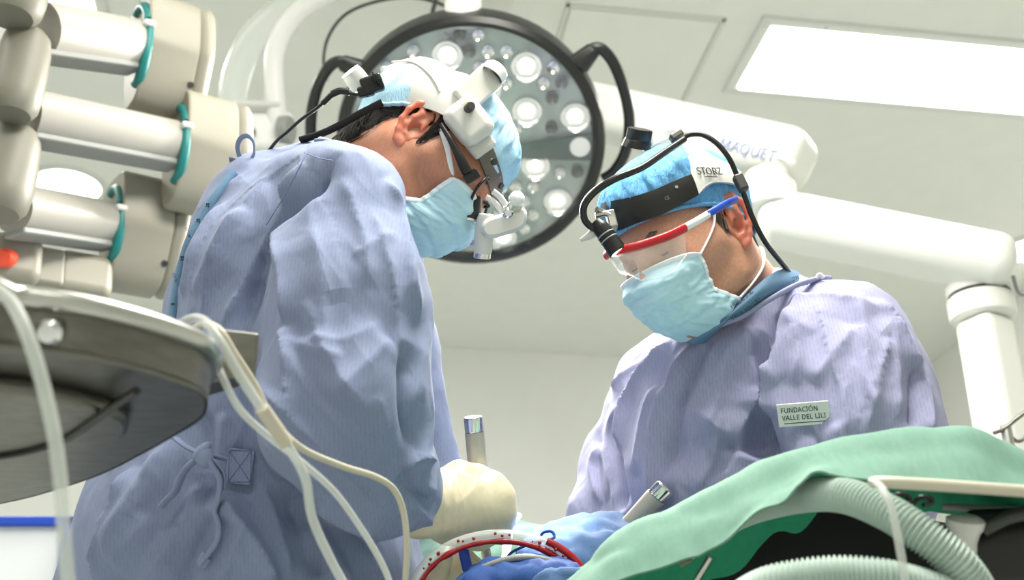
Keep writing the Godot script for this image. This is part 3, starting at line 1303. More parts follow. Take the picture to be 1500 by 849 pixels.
# ---------------------------------------------------------------- pendant with teal joints at the left
func build_pendant() -> void:
	var e1 := cv(0.80, -0.17, -0.58).normalized()
	var front := e1.cross(Vector3.UP).normalized()
	if front.z < 0:
		front = -front
	var up := front.cross(e1).normalized()
	if up.y < 0:
		up = -up
	var t := thing("equipment_pendant", "cream ceiling pendant of stacked tubular arms with teal sealed end blocks", "medical pendant", at(20, 200, 1.85))
	var arms := [[[58, 44, 1.86], [206, 68, 2.06], 40.0], [[40, 168, 1.84], [262, 212, 2.06], 36.0], [[20, 305, 1.86], [168, 330, 2.06], 35.0]]
	var k := 0
	for a in arms:
		var p := at(a[0][0], a[0][1], a[0][2])
		var c := at(a[1][0], a[1][1], a[1][2])
		var r: float = a[2] * 2.0 / FOCAL
		var dir := (c - p).normalized()
		var mb := MB.new()
		mb.tube(PackedVector3Array([p, c]), r, 32)
		part("arm_tube", mb, M.arm_tube, t)
		mb = MB.new()
		mb.rbox((p + c) / 2 - up * r * 1.02, Vector3(p.distance_to(c) * 0.96, 0.012, r * 1.1), 0.004, Basis(dir, up, dir.cross(up)))
		part("cable_channel", mb, M.grey, t)
		# end block: rounded section run along the arm
		var sec := curve2([[0.052, 0.06], [0.040, 0.088], [0.0, 0.094], [-0.05, 0.088], [-0.066, 0.05], [-0.066, -0.04], [-0.056, -0.098], [-0.02, -0.104], [0.010, -0.086], [0.040, -0.03], [0.052, 0.0]], 3)
		mb = MB.new()
		mb.slab(c - e1 * 0.004, front, up, sec, 0.092 if front.cross(up).dot(e1) > 0 else -0.092, 0.004)
		var block := part("end_block", mb, M.cream, t)
		mb = MB.new()
		var sec2 := PackedVector2Array()
		for q in sec:
			sec2.append(q * 0.985)
		mb.slab(c + e1 * 0.0895, front, up, sec2, 0.028 if front.cross(up).dot(e1) > 0 else -0.028, 0.009)
		part("end_cap", mb, M.cream, block)
		mb = MB.new()
		mb.lathe(c + e1 * 0.082 + front * 0.024 - up * 0.064, (front - up * 0.8).normalized(), [[0.0055, -0.004], [0.0055, 0.003], [0.0, 0.003]], 12)
		part("screw", mb, M.dark_grey, block)
		# teal seal in two lengths round the near side of the tube
		for seg in [[110.0, 20.0], [8.0, -95.0]]:
			var path := PackedVector3Array()
			for i in 13:
				var an := deg_to_rad(lerpf(seg[0], seg[1], i / 12.0))
				path.append(c - e1 * 0.004 + (front * cos(an) * 0.92 + up * sin(an) * 1.45) * (r + 0.006))
			mb = MB.new()
			mb.tube(path, 0.0085, 12, true, false, 1.0)
			part("teal_seal", mb, M.teal, block, "teal rubber seal")
		mb = MB.new()
		mb.rbox(c - e1 * 0.006 + (front * cos(0.25) + up * sin(0.25)) * (r + 0.006), Vector3(0.02, 0.012, 0.02), 0.004, Basis(e1, up, e1.cross(up)))
		part("clip", mb, M.white, block)
		k += 1
	# joints that carry the arms
	for q in [[26, -30, 1.80, 46, 70], [30, 108, 1.80, 37, 74], [8, 250, 1.80, 44, 74]]:
		var c := at(q[0], q[1], q[2])
		var mb := MB.new()
		var w: float = q[3] * q[2] / FOCAL
		var h: float = q[4] * q[2] / FOCAL
		mb.lathe(c, Vector3.UP, [[0.0, -h], [w * 0.7, -h * 0.97], [w * 0.93, -h * 0.8], [w, -h * 0.5], [w * 1.02, 0], [w, h * 0.5], [w * 0.9, h * 0.82], [w * 0.65, h * 0.97], [0.0, h]], 32)
		part("joint", mb, M.joint, t)
	var mb := MB.new()
	var post := at(-40, 200, 1.85)
	mb.lathe(Vector3(post.x, 0, post.z), Vector3.UP, [[0.0, 1.45], [0.05, 1.45], [0.05, CEIL]], 24)
	part("post", mb, M.white, t)
	# small module below
	var box := thing("control_module", "cream rounded module with an orange button above the steel tray", "control unit", at(60, 400, 1.98))
	mb = MB.new()
	var bb := Basis(e1, up, e1.cross(up))
	mb.rbox(at(14, 388, 1.93), Vector3(0.085, 0.085, 0.10), 0.022, bb)
	part("head", mb, M.cream, box)
	mb = MB.new()
	mb.rbox(at(38, 397, 1.955), Vector3(0.014, 0.074, 0.09), 0.005, bb)
	part("teal_seal", mb, M.teal, box, "teal sealing ring")
	mb = MB.new()
	mb.rbox(at(62, 402, 1.98), Vector3(0.048, 0.066, 0.09), 0.008, bb)
	part("neck", mb, M.cream, box)
	mb = MB.new()
	mb.rbox(at(112, 412, 2.02), Vector3(0.10, 0.078, 0.10), 0.020, bb)
	part("body", mb, M.cream, box)
	mb = MB.new()
	mb.lathe(at(8, 378, 1.875), cv(0.1, 0, 1), [[0.0, 0.014], [0.012, 0.013], [0.0155, 0.008], [0.0155, -0.02]], 20)
	part("button", mb, M.orange, box, "orange push button")
	mb = MB.new()
	mb.lathe(at(-60, 420, 1.98), Vector3.UP, [[0.03, -1.0], [0.03, 0.0]], 18)
	part("stand_pole", mb, M.cream, box)
	mb = MB.new()
	bar(mb, at(-60, 420, 1.98), at(110, 440, 2.02), 0.03, 0.04, 0.008)
	part("bracket", mb, M.cream, box)
	# white board with a blue edge low at the left
	var w := thing("white_board", "white board with a blue frame standing low behind the left surgeon", "board", at(30, 860, 2.3))
	var bx := Vector3.RIGHT
	var ul := at(112, 757, 2.3)
	mb = MB.new()
	mb.rbox(ul + Vector3(-0.30, -0.30, -0.01), Vector3(0.58, 0.58, 0.012), 0.003)
	part("panel", mb, M.board, w)
	mb = MB.new()
	mb.rbox(ul + Vector3(-0.30, -0.009, 0), Vector3(0.60, 0.018, 0.022), 0.004)
	part("frame", mb, M.blue_plastic, w, "blue top edge")
	mb = MB.new()
	mb.rbox(ul + Vector3(-0.009, -0.30, 0), Vector3(0.018, 0.60, 0.022), 0.004)
	part("frame", mb, M.blue_plastic, w)
	for s in [-0.55, -0.05]:
		mb = MB.new()
		mb.lathe(Vector3(ul.x + s, 0, ul.z - 0.02), Vector3.UP, [[0.09, 0.0], [0.09, 0.015], [0.012, 0.02], [0.012, ul.y - 0.1]], 16)
		part("leg", mb, M.steel, w)

# ---------------------------------------------------------------- heads
# Head axes: x to the face, y to the crown, z to the person's right; the origin lies between the ears.
class Head:
	var t: Transform3D
	var f: Field          # skin
	var hull: Field       # skin and cap, for things worn on top

func make_head(origin: Vector3, fwd: Vector3, up: Vector3, neck: Vector3, neck_r: float, s := 1.0) -> Head:
	var h := Head.new()
	fwd = fwd.normalized()
	up = (up - fwd * up.dot(fwd)).normalized()
	h.t = Transform3D(Basis(fwd, up, fwd.cross(up)).scaled_local(Vector3.ONE * s), origin)
	var nb := h.t.affine_inverse() * neck
	var f := Field.new()
	var I := Basis.IDENTITY
	f.blob(Vector3(-0.004, 0.043, 0), Vector3(0.099, 0.088, 0.075), I, 0.01)
	f.bone(Vector3(0.040, 0.004, 0), Vector3(0.056, -0.070, 0), 0.060, 0.042, 0.03)
	f.blob(Vector3(0.035, 0.02, 0), Vector3(0.062, 0.07, 0.068), I, 0.02)
	for z in [-1.0, 1.0]:
		f.bone(Vector3(0.002, -0.030, 0.052 * z), Vector3(0.010, -0.062, 0.050 * z), 0.020, 0.016, 0.03)
		f.bone(Vector3(0.010, -0.058, 0.050 * z), Vector3(0.074, -0.082, 0.016 * z), 0.017, 0.015, 0.025)
		f.bone(Vector3(0.070, -0.006, 0.044 * z), Vector3(0.030, -0.006, 0.060 * z), 0.021, 0.012, 0.025)
		f.bone(Vector3(0.092, 0.036, 0.012 * z), Vector3(0.078, 0.040, 0.044 * z), 0.011, 0.010, 0.014)
		f.blob(Vector3(0.100, 0.018, 0.032 * z), Vector3(0.012, 0.011, 0.016), I, 0.010, true)
		f.bone(Vector3(0.0815, 0.017, 0.031 * z), Vector3(0.0815, 0.017, 0.034 * z), 0.0125, 0.0125, 0.003)
		f.bone(Vector3(0.112, -0.019, 0.011 * z), Vector3(0.106, -0.020, 0.013 * z), 0.0075, 0.006, 0.006)
	f.bone(Vector3(0.096, 0.030, 0), Vector3(0.119, -0.014, 0), 0.0085, 0.0105, 0.010)
	f.bone(Vector3(0.077, -0.080, -0.008), Vector3(0.077, -0.080, 0.008), 0.020, 0.020, 0.02)
	f.bone(Vector3(0.100, -0.046, -0.018), Vector3(0.100, -0.046, 0.018), 0.007, 0.007, 0.008)
	f.bone(Vector3(0.098, -0.060, -0.015), Vector3(0.098, -0.060, 0.015), 0.008, 0.008, 0.008)
	f.bone(Vector3(-0.034, -0.020, 0), nb, neck_r * 0.98, neck_r, 0.035)
	for z in [-1.0, 1.0]:
		f.bone(Vector3(-0.022, -0.030, 0.052 * z), nb + Vector3(0.03, 0.0, 0.02 * z), 0.016, 0.02, 0.03)
	h.f = f
	return h

func head_mesh(h: Head, cell := 0.0045) -> MB:
	var q := h.f.nets(cell)
	q = refine(q)
	var mb := MB.new()
	mb.join(quads_mb(q), h.t)
	return mb

func ear_mesh(h: Head, z: float) -> MB:
	var f := Field.new()
	var I := Basis.IDENTITY
	var rim := [[0.006, 0.002, 0.001, 0.003], [0.011, 0.014, 0.003, 0.0034], [0.009, 0.027, 0.006, 0.0038], [-0.001, 0.035, 0.010, 0.004], [-0.013, 0.033, 0.013, 0.004], [-0.021, 0.022, 0.015, 0.0036], [-0.023, 0.008, 0.015, 0.0034], [-0.020, -0.006, 0.013, 0.0034], [-0.013, -0.018, 0.010, 0.0036], [-0.006, -0.026, 0.006, 0.0052], [0.001, -0.029, 0.004, 0.0058]]
	for i in rim.size() - 1:
		var p: Array = rim[i]
		var q: Array = rim[i + 1]
		f.bone(Vector3(p[0], p[1], p[2]), Vector3(q[0], q[1], q[2]), p[3], q[3], 0.0035)
	var anti := [[-0.001, 0.024, 0.006], [-0.008, 0.018, 0.010], [-0.012, 0.006, 0.011], [-0.011, -0.006, 0.010], [-0.004, -0.015, 0.007], [0.003, -0.016, 0.005]]
	for i in anti.size() - 1:
		var p: Array = anti[i]
		var q: Array = anti[i + 1]
		f.bone(Vector3(p[0], p[1], p[2]), Vector3(q[0], q[1], q[2]), 0.0034, 0.0034, 0.004)
	f.bone(Vector3(-0.010, 0.010, 0.011), Vector3(-0.014, 0.024, 0.012), 0.0030, 0.0026, 0.004)
	f.blob(Vector3(-0.007, 0.008, 0.004), Vector3(0.0145, 0.027, 0.0046), Basis(Vector3.UP, -0.42), 0.003)
	f.bone(Vector3(0.0, -0.024, 0.003), Vector3(0.004, -0.016, 0.001), 0.006, 0.005, 0.005)
	f.bone(Vector3(0.010, -0.003, 0.002), Vector3(0.007, -0.009, 0.003), 0.0042, 0.0036, 0.004)
	f.bone(Vector3(0.004, 0.004, -0.006), Vector3(-0.004, 0.0, -0.006), 0.012, 0.012, 0.006)
	f.blob(Vector3(-0.001, -0.003, 0.008), Vector3(0.006, 0.009, 0.008), I, 0.003, true)
	var q := f.nets(0.0019)
	q = refine(q)
	var mb := MB.new()
	var s := Basis.IDENTITY
	if z < 0:
		s = Basis.from_scale(Vector3(1, 1, -1))
	var e := quads_mb(q)
	if z < 0:
		for k in range(0, e.idx.size(), 3):
			var tmp := e.idx[k]
			e.idx[k] = e.idx[k + 1]
			e.idx[k + 1] = tmp
		for k in e.n.size():
			e.n[k] = e.n[k]
	mb.join(e, h.t * Transform3D(s.scaled(Vector3.ONE * 1.13), Vector3(-0.008, 0.0, 0.070 * z)))
	return mb

# distance from the head's long axis to its surface
func skull_r(f: Field, some: PackedInt32Array, o: Vector3, d: Vector3) -> float:
	var a := 0.0
	var b := 0.16
	for i in 14:
		var m := (a + b) / 2
		if f.dist(o + d * m, some) < 0:
			a = m
		else:
			b = m
	return a

func hair_mesh(h: Head, seed_: int, nape: float, burn: float, lift: float, top := 0.075) -> MB:
	var some := h.f.all()
	var nz := noise(seed_, 60.0, 2)
	var rows := []
	var back := []
	for j in 25:
		var v := j / 24.0
		var r := PackedVector3Array()
		for i in 97:
			var a := deg_to_rad(lerpf(56.0, 304.0, i / 96.0))
			var s := absf(rad_to_deg(a) - 180.0)
			var low := lerpf(nape, 0.016, smoothstep(30.0, 78.0, s))
			low = lerpf(low, burn, smoothstep(97.0, 101.0, s))
			low = lerpf(low, 0.045, smoothstep(104.0, 116.0, s))
			low += nz.get_noise_2d(i * 0.11, 3.0) * 0.006
			var y := lerpf(low, top, v)
			var o := Vector3(-0.008, y, 0)
			var d := Vector3(cos(a), 0, sin(a))
			var q := skull_r(h.f, some, o, d)
			var thick := lift * smoothstep(0.0, 0.4, v) * smoothstep(0.0, 0.05, i / 96.0) * smoothstep(0.0, 0.05, 1.0 - i / 96.0)
			thick += (nz.get_noise_3d(i * 0.16, y * 2.2, 0) * 0.0026 + 0.0006) * smoothstep(0.0, 0.1, v)
			r.append(h.t * (o + d * (q + thick - 0.0008)))
		rows.append(r)
	var mb := MB.new()
	mb.grid(rows, false, false, true)
	# single strands lying over the mass
	var rng := RandomNumberGenerator.new()
	rng.seed = seed_
	for k in 420:
		var i0 := rng.randf_range(3.0, 93.0)
		var j0 := rng.randf_range(2.0, 13.0)
		var lean := rng.randf_range(-3.0, 3.0) + (3.0 if i0 > 48.0 else -3.0)
		var path := PackedVector3Array()
		for s in 5:
			var i := clampf(i0 + lean * s / 4.0, 0.0, 95.9)
			var j := clampf(j0 - 6.0 * s / 4.0, 0.0, 23.9)
			var p0: Vector3 = rows[int(j)][int(i)].lerp(rows[int(j)][int(i) + 1], i - int(i))
			var p1: Vector3 = rows[int(j) + 1][int(i)].lerp(rows[int(j) + 1][int(i) + 1], i - int(i))
			var p := p0.lerp(p1, j - int(j))
			path.append(p + (p - h.t * Vector3(-0.008, 0.02, 0)).normalized() * (0.0012 + 0.0012 * s / 4.0))
		mb.tube(path, PackedFloat32Array([0.0005, 0.0006, 0.0006, 0.0005, 0.0002]), 4, false)
	return mb

# loose gathered cap: front and nape are the heights of its rim, puff its fullness
func cap_mesh(h: Head, seed_: int, front: float, side: float, nape: float, top: float, puff: float, back_puff: float) -> MB:
	var some := h.f.all()
	var nz := noise(seed_, 1.0, 3)
	var rows := []
	var N := 160
	for j in 41:
		var v := j / 40.0
		var r := PackedVector3Array()
		for i in N:
			var a := TAU * i / N
			var c := cos(a)
			var rim := lerpf(side, front, c) if c > 0 else lerpf(side, nape, -c)
			var o := Vector3(-0.008, rim, 0)
			var d := Vector3(c, 0, sin(a))
			var q := skull_r(h.f, some, o, d) + 0.0085
			var an := v * PI / 2
			var full := puff + back_puff * maxf(0.0, -c)
			var rr := q * pow(cos(an), 0.72) + full * sin(PI * minf(1.0, v * 1.25)) * (1.0 - v * 0.5)
			var y := rim + (top - rim) * pow(sin(an), 0.92) - back_puff * 0.7 * maxf(0.0, -c) * sin(PI * v)
			var gather := cos(a * 46.0 + nz.get_noise_2d(i * 0.4, 2.0) * 6.0)
			var w := 0.0012 * gather * exp(-v * 6.0)
			w += 0.0034 * nz.get_noise_3d(cos(a) * 5.0, sin(a) * 5.0, v * 2.0) * sin(PI * minf(v * 2.0, 1.0))
			var cr := nz.get_noise_3d(cos(a) * 4.6 + 7.0, sin(a) * 4.6, v * 1.3 + 3.0)
			w += (0.0045 - absf(cr) * 0.020) * smoothstep(0.05, 0.3, v) * (1.0 - v * 0.7)
			r.append(h.t * (Vector3(-0.008 - 0.012 * v, y, 0) + d * maxf(rr + w, 0.0)))
		rows.append(r)
	# turned-in elastic edge
	var edge := PackedVector3Array()
	for i in N:
		edge.append(rows[0][i])
	var mb := MB.new()
	mb.grid(rows, true, false, true)
	mb.tube(edge, 0.0028, 8, false, true)
	return mb

func mask_rows(seed_: int) -> Array:
	var nz := noise(seed_, 1.0, 3)
	var spine := [[0.000, 0.117, 0.000], [0.15, 0.133, -0.013], [0.42, 0.138, -0.036], [0.72, 0.127, -0.068], [0.9, 0.110, -0.091], [1.0, 0.084, -0.109]]
	var rows := []
	for j in 49:
		var v := j / 48.0
		var k := 0
		while k < spine.size() - 2 and spine[k + 1][0] < v:
			k += 1
		var t: float = (v - spine[k][0]) / (spine[k + 1][0] - spine[k][0])
		var fx: float = lerpf(spine[k][1], spine[k + 1][1], t)
		var fy: float = lerpf(spine[k][2], spine[k + 1][2], t)
		var sx := lerpf(0.078, 0.070, v / 0.6) if v < 0.6 else lerpf(0.070, 0.034, (v - 0.6) / 0.4)
		var sy := lerpf(-0.012, -0.062, v / 0.6) if v < 0.6 else lerpf(-0.062, -0.091, (v - 0.6) / 0.4)
		var sz := lerpf(0.067, 0.056, smoothstep(0.0, 0.6, v))
		var r := PackedVector3Array()
		for i in 65:
			var u := (i / 32.0 - 1.0)
			var w := pow(cos(u * PI / 2 * 0.999), 0.78)
			var p := Vector3(sx + (fx - sx) * w, sy + (fy - sy) * w, sz * signf(u) * pow(absf(sin(u * PI / 2)), 0.95))
			var nrm := Vector3(w + 0.1, -0.1 + (0.3 - v) * 0.6, u).normalized()
			var pl := fposmod(v * 3.6, 1.0)
			var pleat := (pl * 0.0036 if pl < 0.86 else (1.0 - pl) / 0.14 * 0.0031) * smoothstep(0.04, 0.12, v) * smoothstep(0.0, 0.1, 1.0 - v) * (0.35 + 0.65 * w)
			pleat += nz.get_noise_2d(u * 1.8, v * 1.2) * 0.0040 * w * smoothstep(0.0, 0.15, v) + (0.0012 - absf(nz.get_noise_2d(u * 2.2 + 9.0, v * 3.0)) * 0.007) * smoothstep(0.05, 0.2, v)
			r.append(p + nrm * (pleat + 0.002))
		rows.append(r)
	return rows

func mask_parts(h: Head, person: Node3D, seed_: int) -> Array:
	var rows := mask_rows(seed_)
	var world := []
	for r in rows:
		world.append(h.t * (r as PackedVector3Array))
	var mb := MB.new()
	mb.sheet(world, -0.0015)
	var m := part("face_mask", mb, M.mask, person, "pleated pale blue surgical mask")
	# stitched white edges along the top and both sides
	mb = MB.new()
	mb.tube(world[0], 0.0045, 8, true, false, 0.35, h.t.basis.x)
	part("mask_edge", mb, M.mask_edge, m)
	for c in [0, 64]:
		var path := PackedVector3Array()
		for r in world:
			path.append(r[c])
		mb = MB.new()
		mb.tube(path, 0.0032, 8, true, false, 0.4, h.t.basis.z)
		part("mask_edge", mb, M.mask_edge, m)
	return [m, world]

func on_head(h: Head, px: float, py: float, lift := 0.0) -> Vector3:
	var inv := h.t.affine_inverse()
	var o := inv * EYE
	var d := (inv.basis * ray(px, py)).normalized()
	var p := h.hull.hit(o, d)
	if lift != 0.0:
		var some := h.hull.all()
		var e := 0.002
		var g := Vector3(h.hull.dist(p + Vector3(e, 0, 0), some) - h.hull.dist(p - Vector3(e, 0, 0), some), h.hull.dist(p + Vector3(0, e, 0), some) - h.hull.dist(p - Vector3(0, e, 0), some), h.hull.dist(p + Vector3(0, 0, e), some) - h.hull.dist(p - Vector3(0, 0, e), some)).normalized()
		p += g * lift
	return h.t * p

func head_normal(h: Head, w: Vector3) -> Vector3:
	var p := h.t.affine_inverse() * w
	var some := h.hull.all()
	var e := 0.003
	var g := Vector3(h.hull.dist(p + Vector3(e, 0, 0), some) - h.hull.dist(p - Vector3(e, 0, 0), some), h.hull.dist(p + Vector3(0, e, 0), some) - h.hull.dist(p - Vector3(0, e, 0), some), h.hull.dist(p + Vector3(0, 0, e), some) - h.hull.dist(p - Vector3(0, 0, e), some))
	return (h.t.basis * g).normalized()

func on_head_path(h: Head, list: Array, lift: float, per := 6) -> PackedVector3Array:
	var r := PackedVector3Array()
	for q in list:
		r.append(on_head(h, q[0], q[1], lift if q.size() < 3 else q[2]))
	return curve(r, per)

# a shaped plate wrapped on the head: outline in the frame, laid on the hull, t thick
func plate_on_head(h: Head, mb: MB, top: Array, bottom: Array, lift: float, t: float) -> void:
	var a := on_head_path(h, top, lift, 8)
	var b := on_head_path(h, bottom, lift, 8)
	var rows := []
	for j in 7:
		var r := PackedVector3Array()
		for i in a.size():
			var p := a[i].lerp(b[mini(i, b.size() - 1)], j / 6.0)
			r.append(p)
		rows.append(r)
	# lift the middle back onto the hull
	var inv := h.t.affine_inverse()
	var some := h.hull.all()
	for j in rows.size():
		for i in rows[j].size():
			var p: Vector3 = rows[j][i]
			var nn := head_normal(h, p)
			var d := h.hull.dist(inv * p, some)
			rows[j][i] = p + nn * maxf(0.0, lift - d)
	var g := MB.new()
	g.grid(rows)
	var outward := head_normal(h, rows[3][a.size() / 2])
	var s := 1.0 if g.n[3 * a.size() + a.size() / 2].dot(outward) > 0 else -1.0
	mb.sheet(rows, -t * s)

# ---------------------------------------------------------------- gowns
func px_bone(f: Field, list: Array, k: float) -> void:
	for i in list.size() - 1:
		var p: Array = list[i]
		var q: Array = list[i + 1]
		f.bone(at(p[0], p[1], p[2]), at(q[0], q[1], q[2]), p[3] * p[2] / FOCAL, q[3] * q[2] / FOCAL, k)

func gown_mesh(f: Field, cell: float, folds: Array, seed_: int, rough: float) -> MB:
	var q := f.nets(cell)
	q = refine(q)
	var p: PackedVector3Array = q[0]
	var n := normals_of(p, q[1])
	var nz := noise(seed_, 4.2, 2)
	var nz2 := noise(seed_ + 1, 11.0, 2)
	var nz3 := noise(seed_ + 2, 26.0, 1)
	var wp := noise(seed_ + 3, 3.0, 1)
	for i in p.size():
		var x := p[i]
		var ww := wp.get_noise_3dv(x) * 0.10
		var s := Vector3(x.x * 1.5 + x.y * 0.5 + ww, x.y * 0.5, x.z * 1.5 - ww)
		var a := absf(nz.get_noise_3dv(s))
		var b := absf(nz2.get_noise_3d(x.x + ww, x.y * 0.55 + x.x * 0.3, x.z))
		var c := absf(nz3.get_noise_3d(x.x, x.y * 0.7, x.z + ww))
		p[i] = x + n[i] * rough * ((0.5 - a * 2.2) + (0.5 - b * 2.4) * 0.34 + (0.5 - c * 2.4) * 0.09)
	q[0] = apply_folds(p, n, folds)
	return quads_mb(q)

func legs(person: Node3D, hip: Vector3, m: Material, turn: float) -> void:
	var side := Vector3(cos(turn), 0, sin(turn))
	var fwd := Vector3(-sin(turn), 0, cos(turn))
	for s in [-1.0, 1.0]:
		var p: Vector3 = hip + side * 0.10 * s
		var mb := MB.new()
		mb.tube(PackedVector3Array([Vector3(p.x, hip.y, p.z), Vector3(p.x, 0.5, p.z), Vector3(p.x, 0.25, p.z), Vector3(p.x, 0.06, p.z)]), PackedFloat32Array([0.09, 0.085, 0.08, 0.075]), 16)
		part("trouser_leg", mb, m, person)
		mb = MB.new()
		mb.ball(Vector3(p.x, 0.045, p.z) + fwd * 0.05, Vector3(0.05, 0.045, 0.13), Basis(Vector3.UP, atan2(fwd.x, fwd.z)))
		part("shoe", mb, M.blue_deep, person)

func cord(mb: MB, list: Array, r: float, flat := 0.45, hint := Vector3.ZERO) -> void:
	mb.tube(curve(ats(list), 7), r, 10, true, false, flat, hint)

# ---------------------------------------------------------------- the surgeon on the left
func build_surgeon_a() -> void:
	var hip := at(395, 980, 1.44)
	var p := thing("person", "surgeon on the left in blue gown, bent over, seen from his right side", "person", Vector3(hip.x, 0, hip.z))
	# head
	var th := deg_to_rad(47)
	var yw := deg_to_rad(6)
	var h := make_head(at(618, 233, 1.45), Vector3(cos(th) * cos(yw), -sin(th), -cos(th) * sin(yw)), Vector3(sin(th), cos(th), 0), at(492, 285, 1.45), 0.066, 0.85)
	h.hull = Field.new()
	h.hull.blob(Vector3(-0.010, 0.062, 0), Vector3(0.112, 0.082, 0.086), Basis.IDENTITY, 0.01)
	h.hull.blob(Vector3(0.035, 0.0, 0), Vector3(0.070, 0.09, 0.072), Basis.IDENTITY, 0.02)
	part("head", head_mesh(h), M.skin, p)
	for z in [-1.0, 1.0]:
		part("ear", ear_mesh(h, z), M.ear, p)
	part("hair", hair_mesh(h, 3, -0.090, -0.012, 0.006), M.hair, p, "short dark hair")
	part("cap", cap_mesh(h, 4, 0.052, 0.052, -0.032, 0.140, 0.006, 0.030), M.cap, p, "loose pale blue bouffant cap")
	var mk := mask_parts(h, p, 5)
	var w: Array = mk[1]
	var mb := MB.new()
	# ear loop of the mask
	mb.tube(on_head_path(h, [[664, 282], [661, 262], [658, 240], [654, 215], [647, 190]], 0.004), 0.0036, 8, true, false, 0.4)
	part("mask_loop", mb, M.strap, mk[0])
	mb = MB.new()
	mb.tube(curve(PackedVector3Array([w[1][0], h.t * Vector3(0.034, 0.010, -0.078), h.t * Vector3(0.018, 0.032, -0.083), h.t * Vector3(0.002, 0.042, -0.084)]), 6), 0.0034, 8, true, false, 0.4)
	part("mask_loop", mb, M.strap, mk[0])
	# gown
	var f := Field.new()
	px_bone(f, [[445, 275, 1.38, 60], [412, 400, 1.38, 116], [400, 560, 1.38, 150], [345, 760, 1.38, 198], [350, 900, 1.40, 255]], 0.05)
	px_bone(f, [[470, 285, 1.53, 66], [440, 420, 1.53, 105], [420, 600, 1.53, 140], [400, 800, 1.52, 170]], 0.05)
	px_bone(f, [[386, 284, 1.45, 60], [452, 260, 1.45, 52]], 0.05)
	px_bone(f, [[368, 358, 1.45, 84], [350, 450, 1.45, 103]], 0.06)
	px_bone(f, [[480, 256, 1.34, 48], [525, 288, 1.31, 56]], 0.04)
	px_bone(f, [[480, 800, 1.42, 115], [480, 900, 1.42, 125]], 0.06)
	px_bone(f, [[505, 296, 1.30, 80], [512, 450, 1.26, 110], [508, 590, 1.22, 120]], 0.035)
	px_bone(f, [[508, 590, 1.22, 118], [555, 686, 1.25, 78], [630, 738, 1.31, 40]], 0.03)
	px_bone(f, [[470, 660, 1.22, 66], [560, 715, 1.25, 58]], 0.04)
	px_bone(f, [[545, 330, 1.60, 66], [580, 500, 1.62, 56], [640, 700, 1.56, 40]], 0.03)
	var skirt := at(350, 900, 1.40)
	f.bone(skirt, Vector3(skirt.x + 0.02, 0.42, skirt.z), 0.205, 0.22, 0.05)
	f.bone(at(470, 900, 1.44), Vector3(at(470, 900, 1.44).x, 0.42, at(470, 900, 1.44).z), 0.11, 0.13, 0.05)
	var fo := []
	fold_on(f, fo, [[506, 222], [450, 280], [402, 331], [372, 410], [356, 495]], -0.020, 0.011, 0.030)
	fold_on(f, fo, [[446, 232], [415, 285], [385, 345], [350, 425], [318, 490]], 0.012, 0.016, 0.012)
	fold_on(f, fo, [[360, 300], [318, 370], [286, 440]], 0.008, 0.010, 0.020)
	fold_on(f, fo, [[330, 290], [285, 380], [268, 440]], 0.006, 0.008, 0.012)
	fold_on(f, fo, [[498, 255], [518, 310], [534, 368], [532, 425]], 0.005, 0.022, 0.006)
	fold_on(f, fo, [[515, 374], [540, 364], [575, 346]], 0.004, 0.005, 0.012)
	fold_on(f, fo, [[402, 331], [414, 370], [420, 420], [426, 500]], 0.010, 0.024, 0.007)
	fold_on(f, fo, [[560, 260], [580, 310], [590, 400], [612, 480]], 0.008, 0.020, 0.008)
	fold_on(f, fo, [[425, 480], [430, 530], [440, 612]], 0.010, 0.008, 0.022)
	fold_on(f, fo, [[374, 535], [405, 572], [440, 610], [490, 660], [560, 736], [590, 755]], 0.011, 0.008, 0.024)
	fold_on(f, fo, [[572, 498], [530, 540], [484, 588]], 0.009, 0.026, 0.018)
	fold_on(f, fo, [[590, 500], [596, 560], [600, 610], [612, 670]], -0.013, 0.020, 0.012)
	fold_on(f, fo, [[588, 688], [600, 672], [620, 668], [636, 680]], 0.012, 0.008, 0.010)
	fold_on(f, fo, [[588, 690], [604, 716], [632, 740]], -0.010, 0.008, 0.008)
	fold_on(f, fo, [[600, 690], [622, 712], [642, 720]], 0.010, 0.007, 0.007)
	fold_on(f, fo, [[596, 720], [615, 748], [628, 765]], 0.008, 0.007, 0.007)
	fold_on(f, fo, [[460, 730], [505, 758], [560, 772]], 0.010, 0.010, 0.014)
	fold_on(f, fo, [[428, 498], [470, 520], [505, 528]], 0.006, 0.006, 0.012)
	fold_on(f, fo, [[552, 575], [562, 610], [560, 640]], 0.004, 0.005, 0.010)
	fold_on(f, fo, [[196, 682], [186, 720], [170, 758], [152, 805], [134, 860]], 0.014, 0.020, 0.004)
	fold_on(f, fo, [[250, 640], [228, 700], [196, 760], [160, 840]], 0.010, 0.018, 0.014)
	fold_on(f, fo, [[318, 752], [292, 800], [258, 860]], -0.014, 0.012, 0.018)
	fold_on(f, fo, [[228, 755], [206, 790], [172, 832]], 0.010, 0.012, 0.016)
	fold_on(f, fo, [[240, 800], [228, 830], [214, 862]], 0.008, 0.006, 0.012)
	fold_on(f, fo, [[322, 715], [352, 762], [388, 815], [410, 870]], 0.016, 0.005, 0.030)
	fold_on(f, fo, [[362, 760], [344, 800], [326, 856]], 0.008, 0.007, 0.012)
	fold_on(f, fo, [[300, 600], [310, 650], [312, 690]], -0.012, 0.012, 0.012)
	fold_on(f, fo, [[330, 600], [322, 650], [316, 690]], 0.010, 0.010, 0.012)
	fold_on(f, fo, [[460, 760], [480, 800], [500, 856]], 0.009, 0.012, 0.016)
	fold_on(f, fo, [[410, 690], [440, 760], [470, 850]], -0.012, 0.014, 0.02)
	fold_on(f, fo, [[540, 785], [548, 820], [552, 860]], 0.008, 0.010, 0.010)
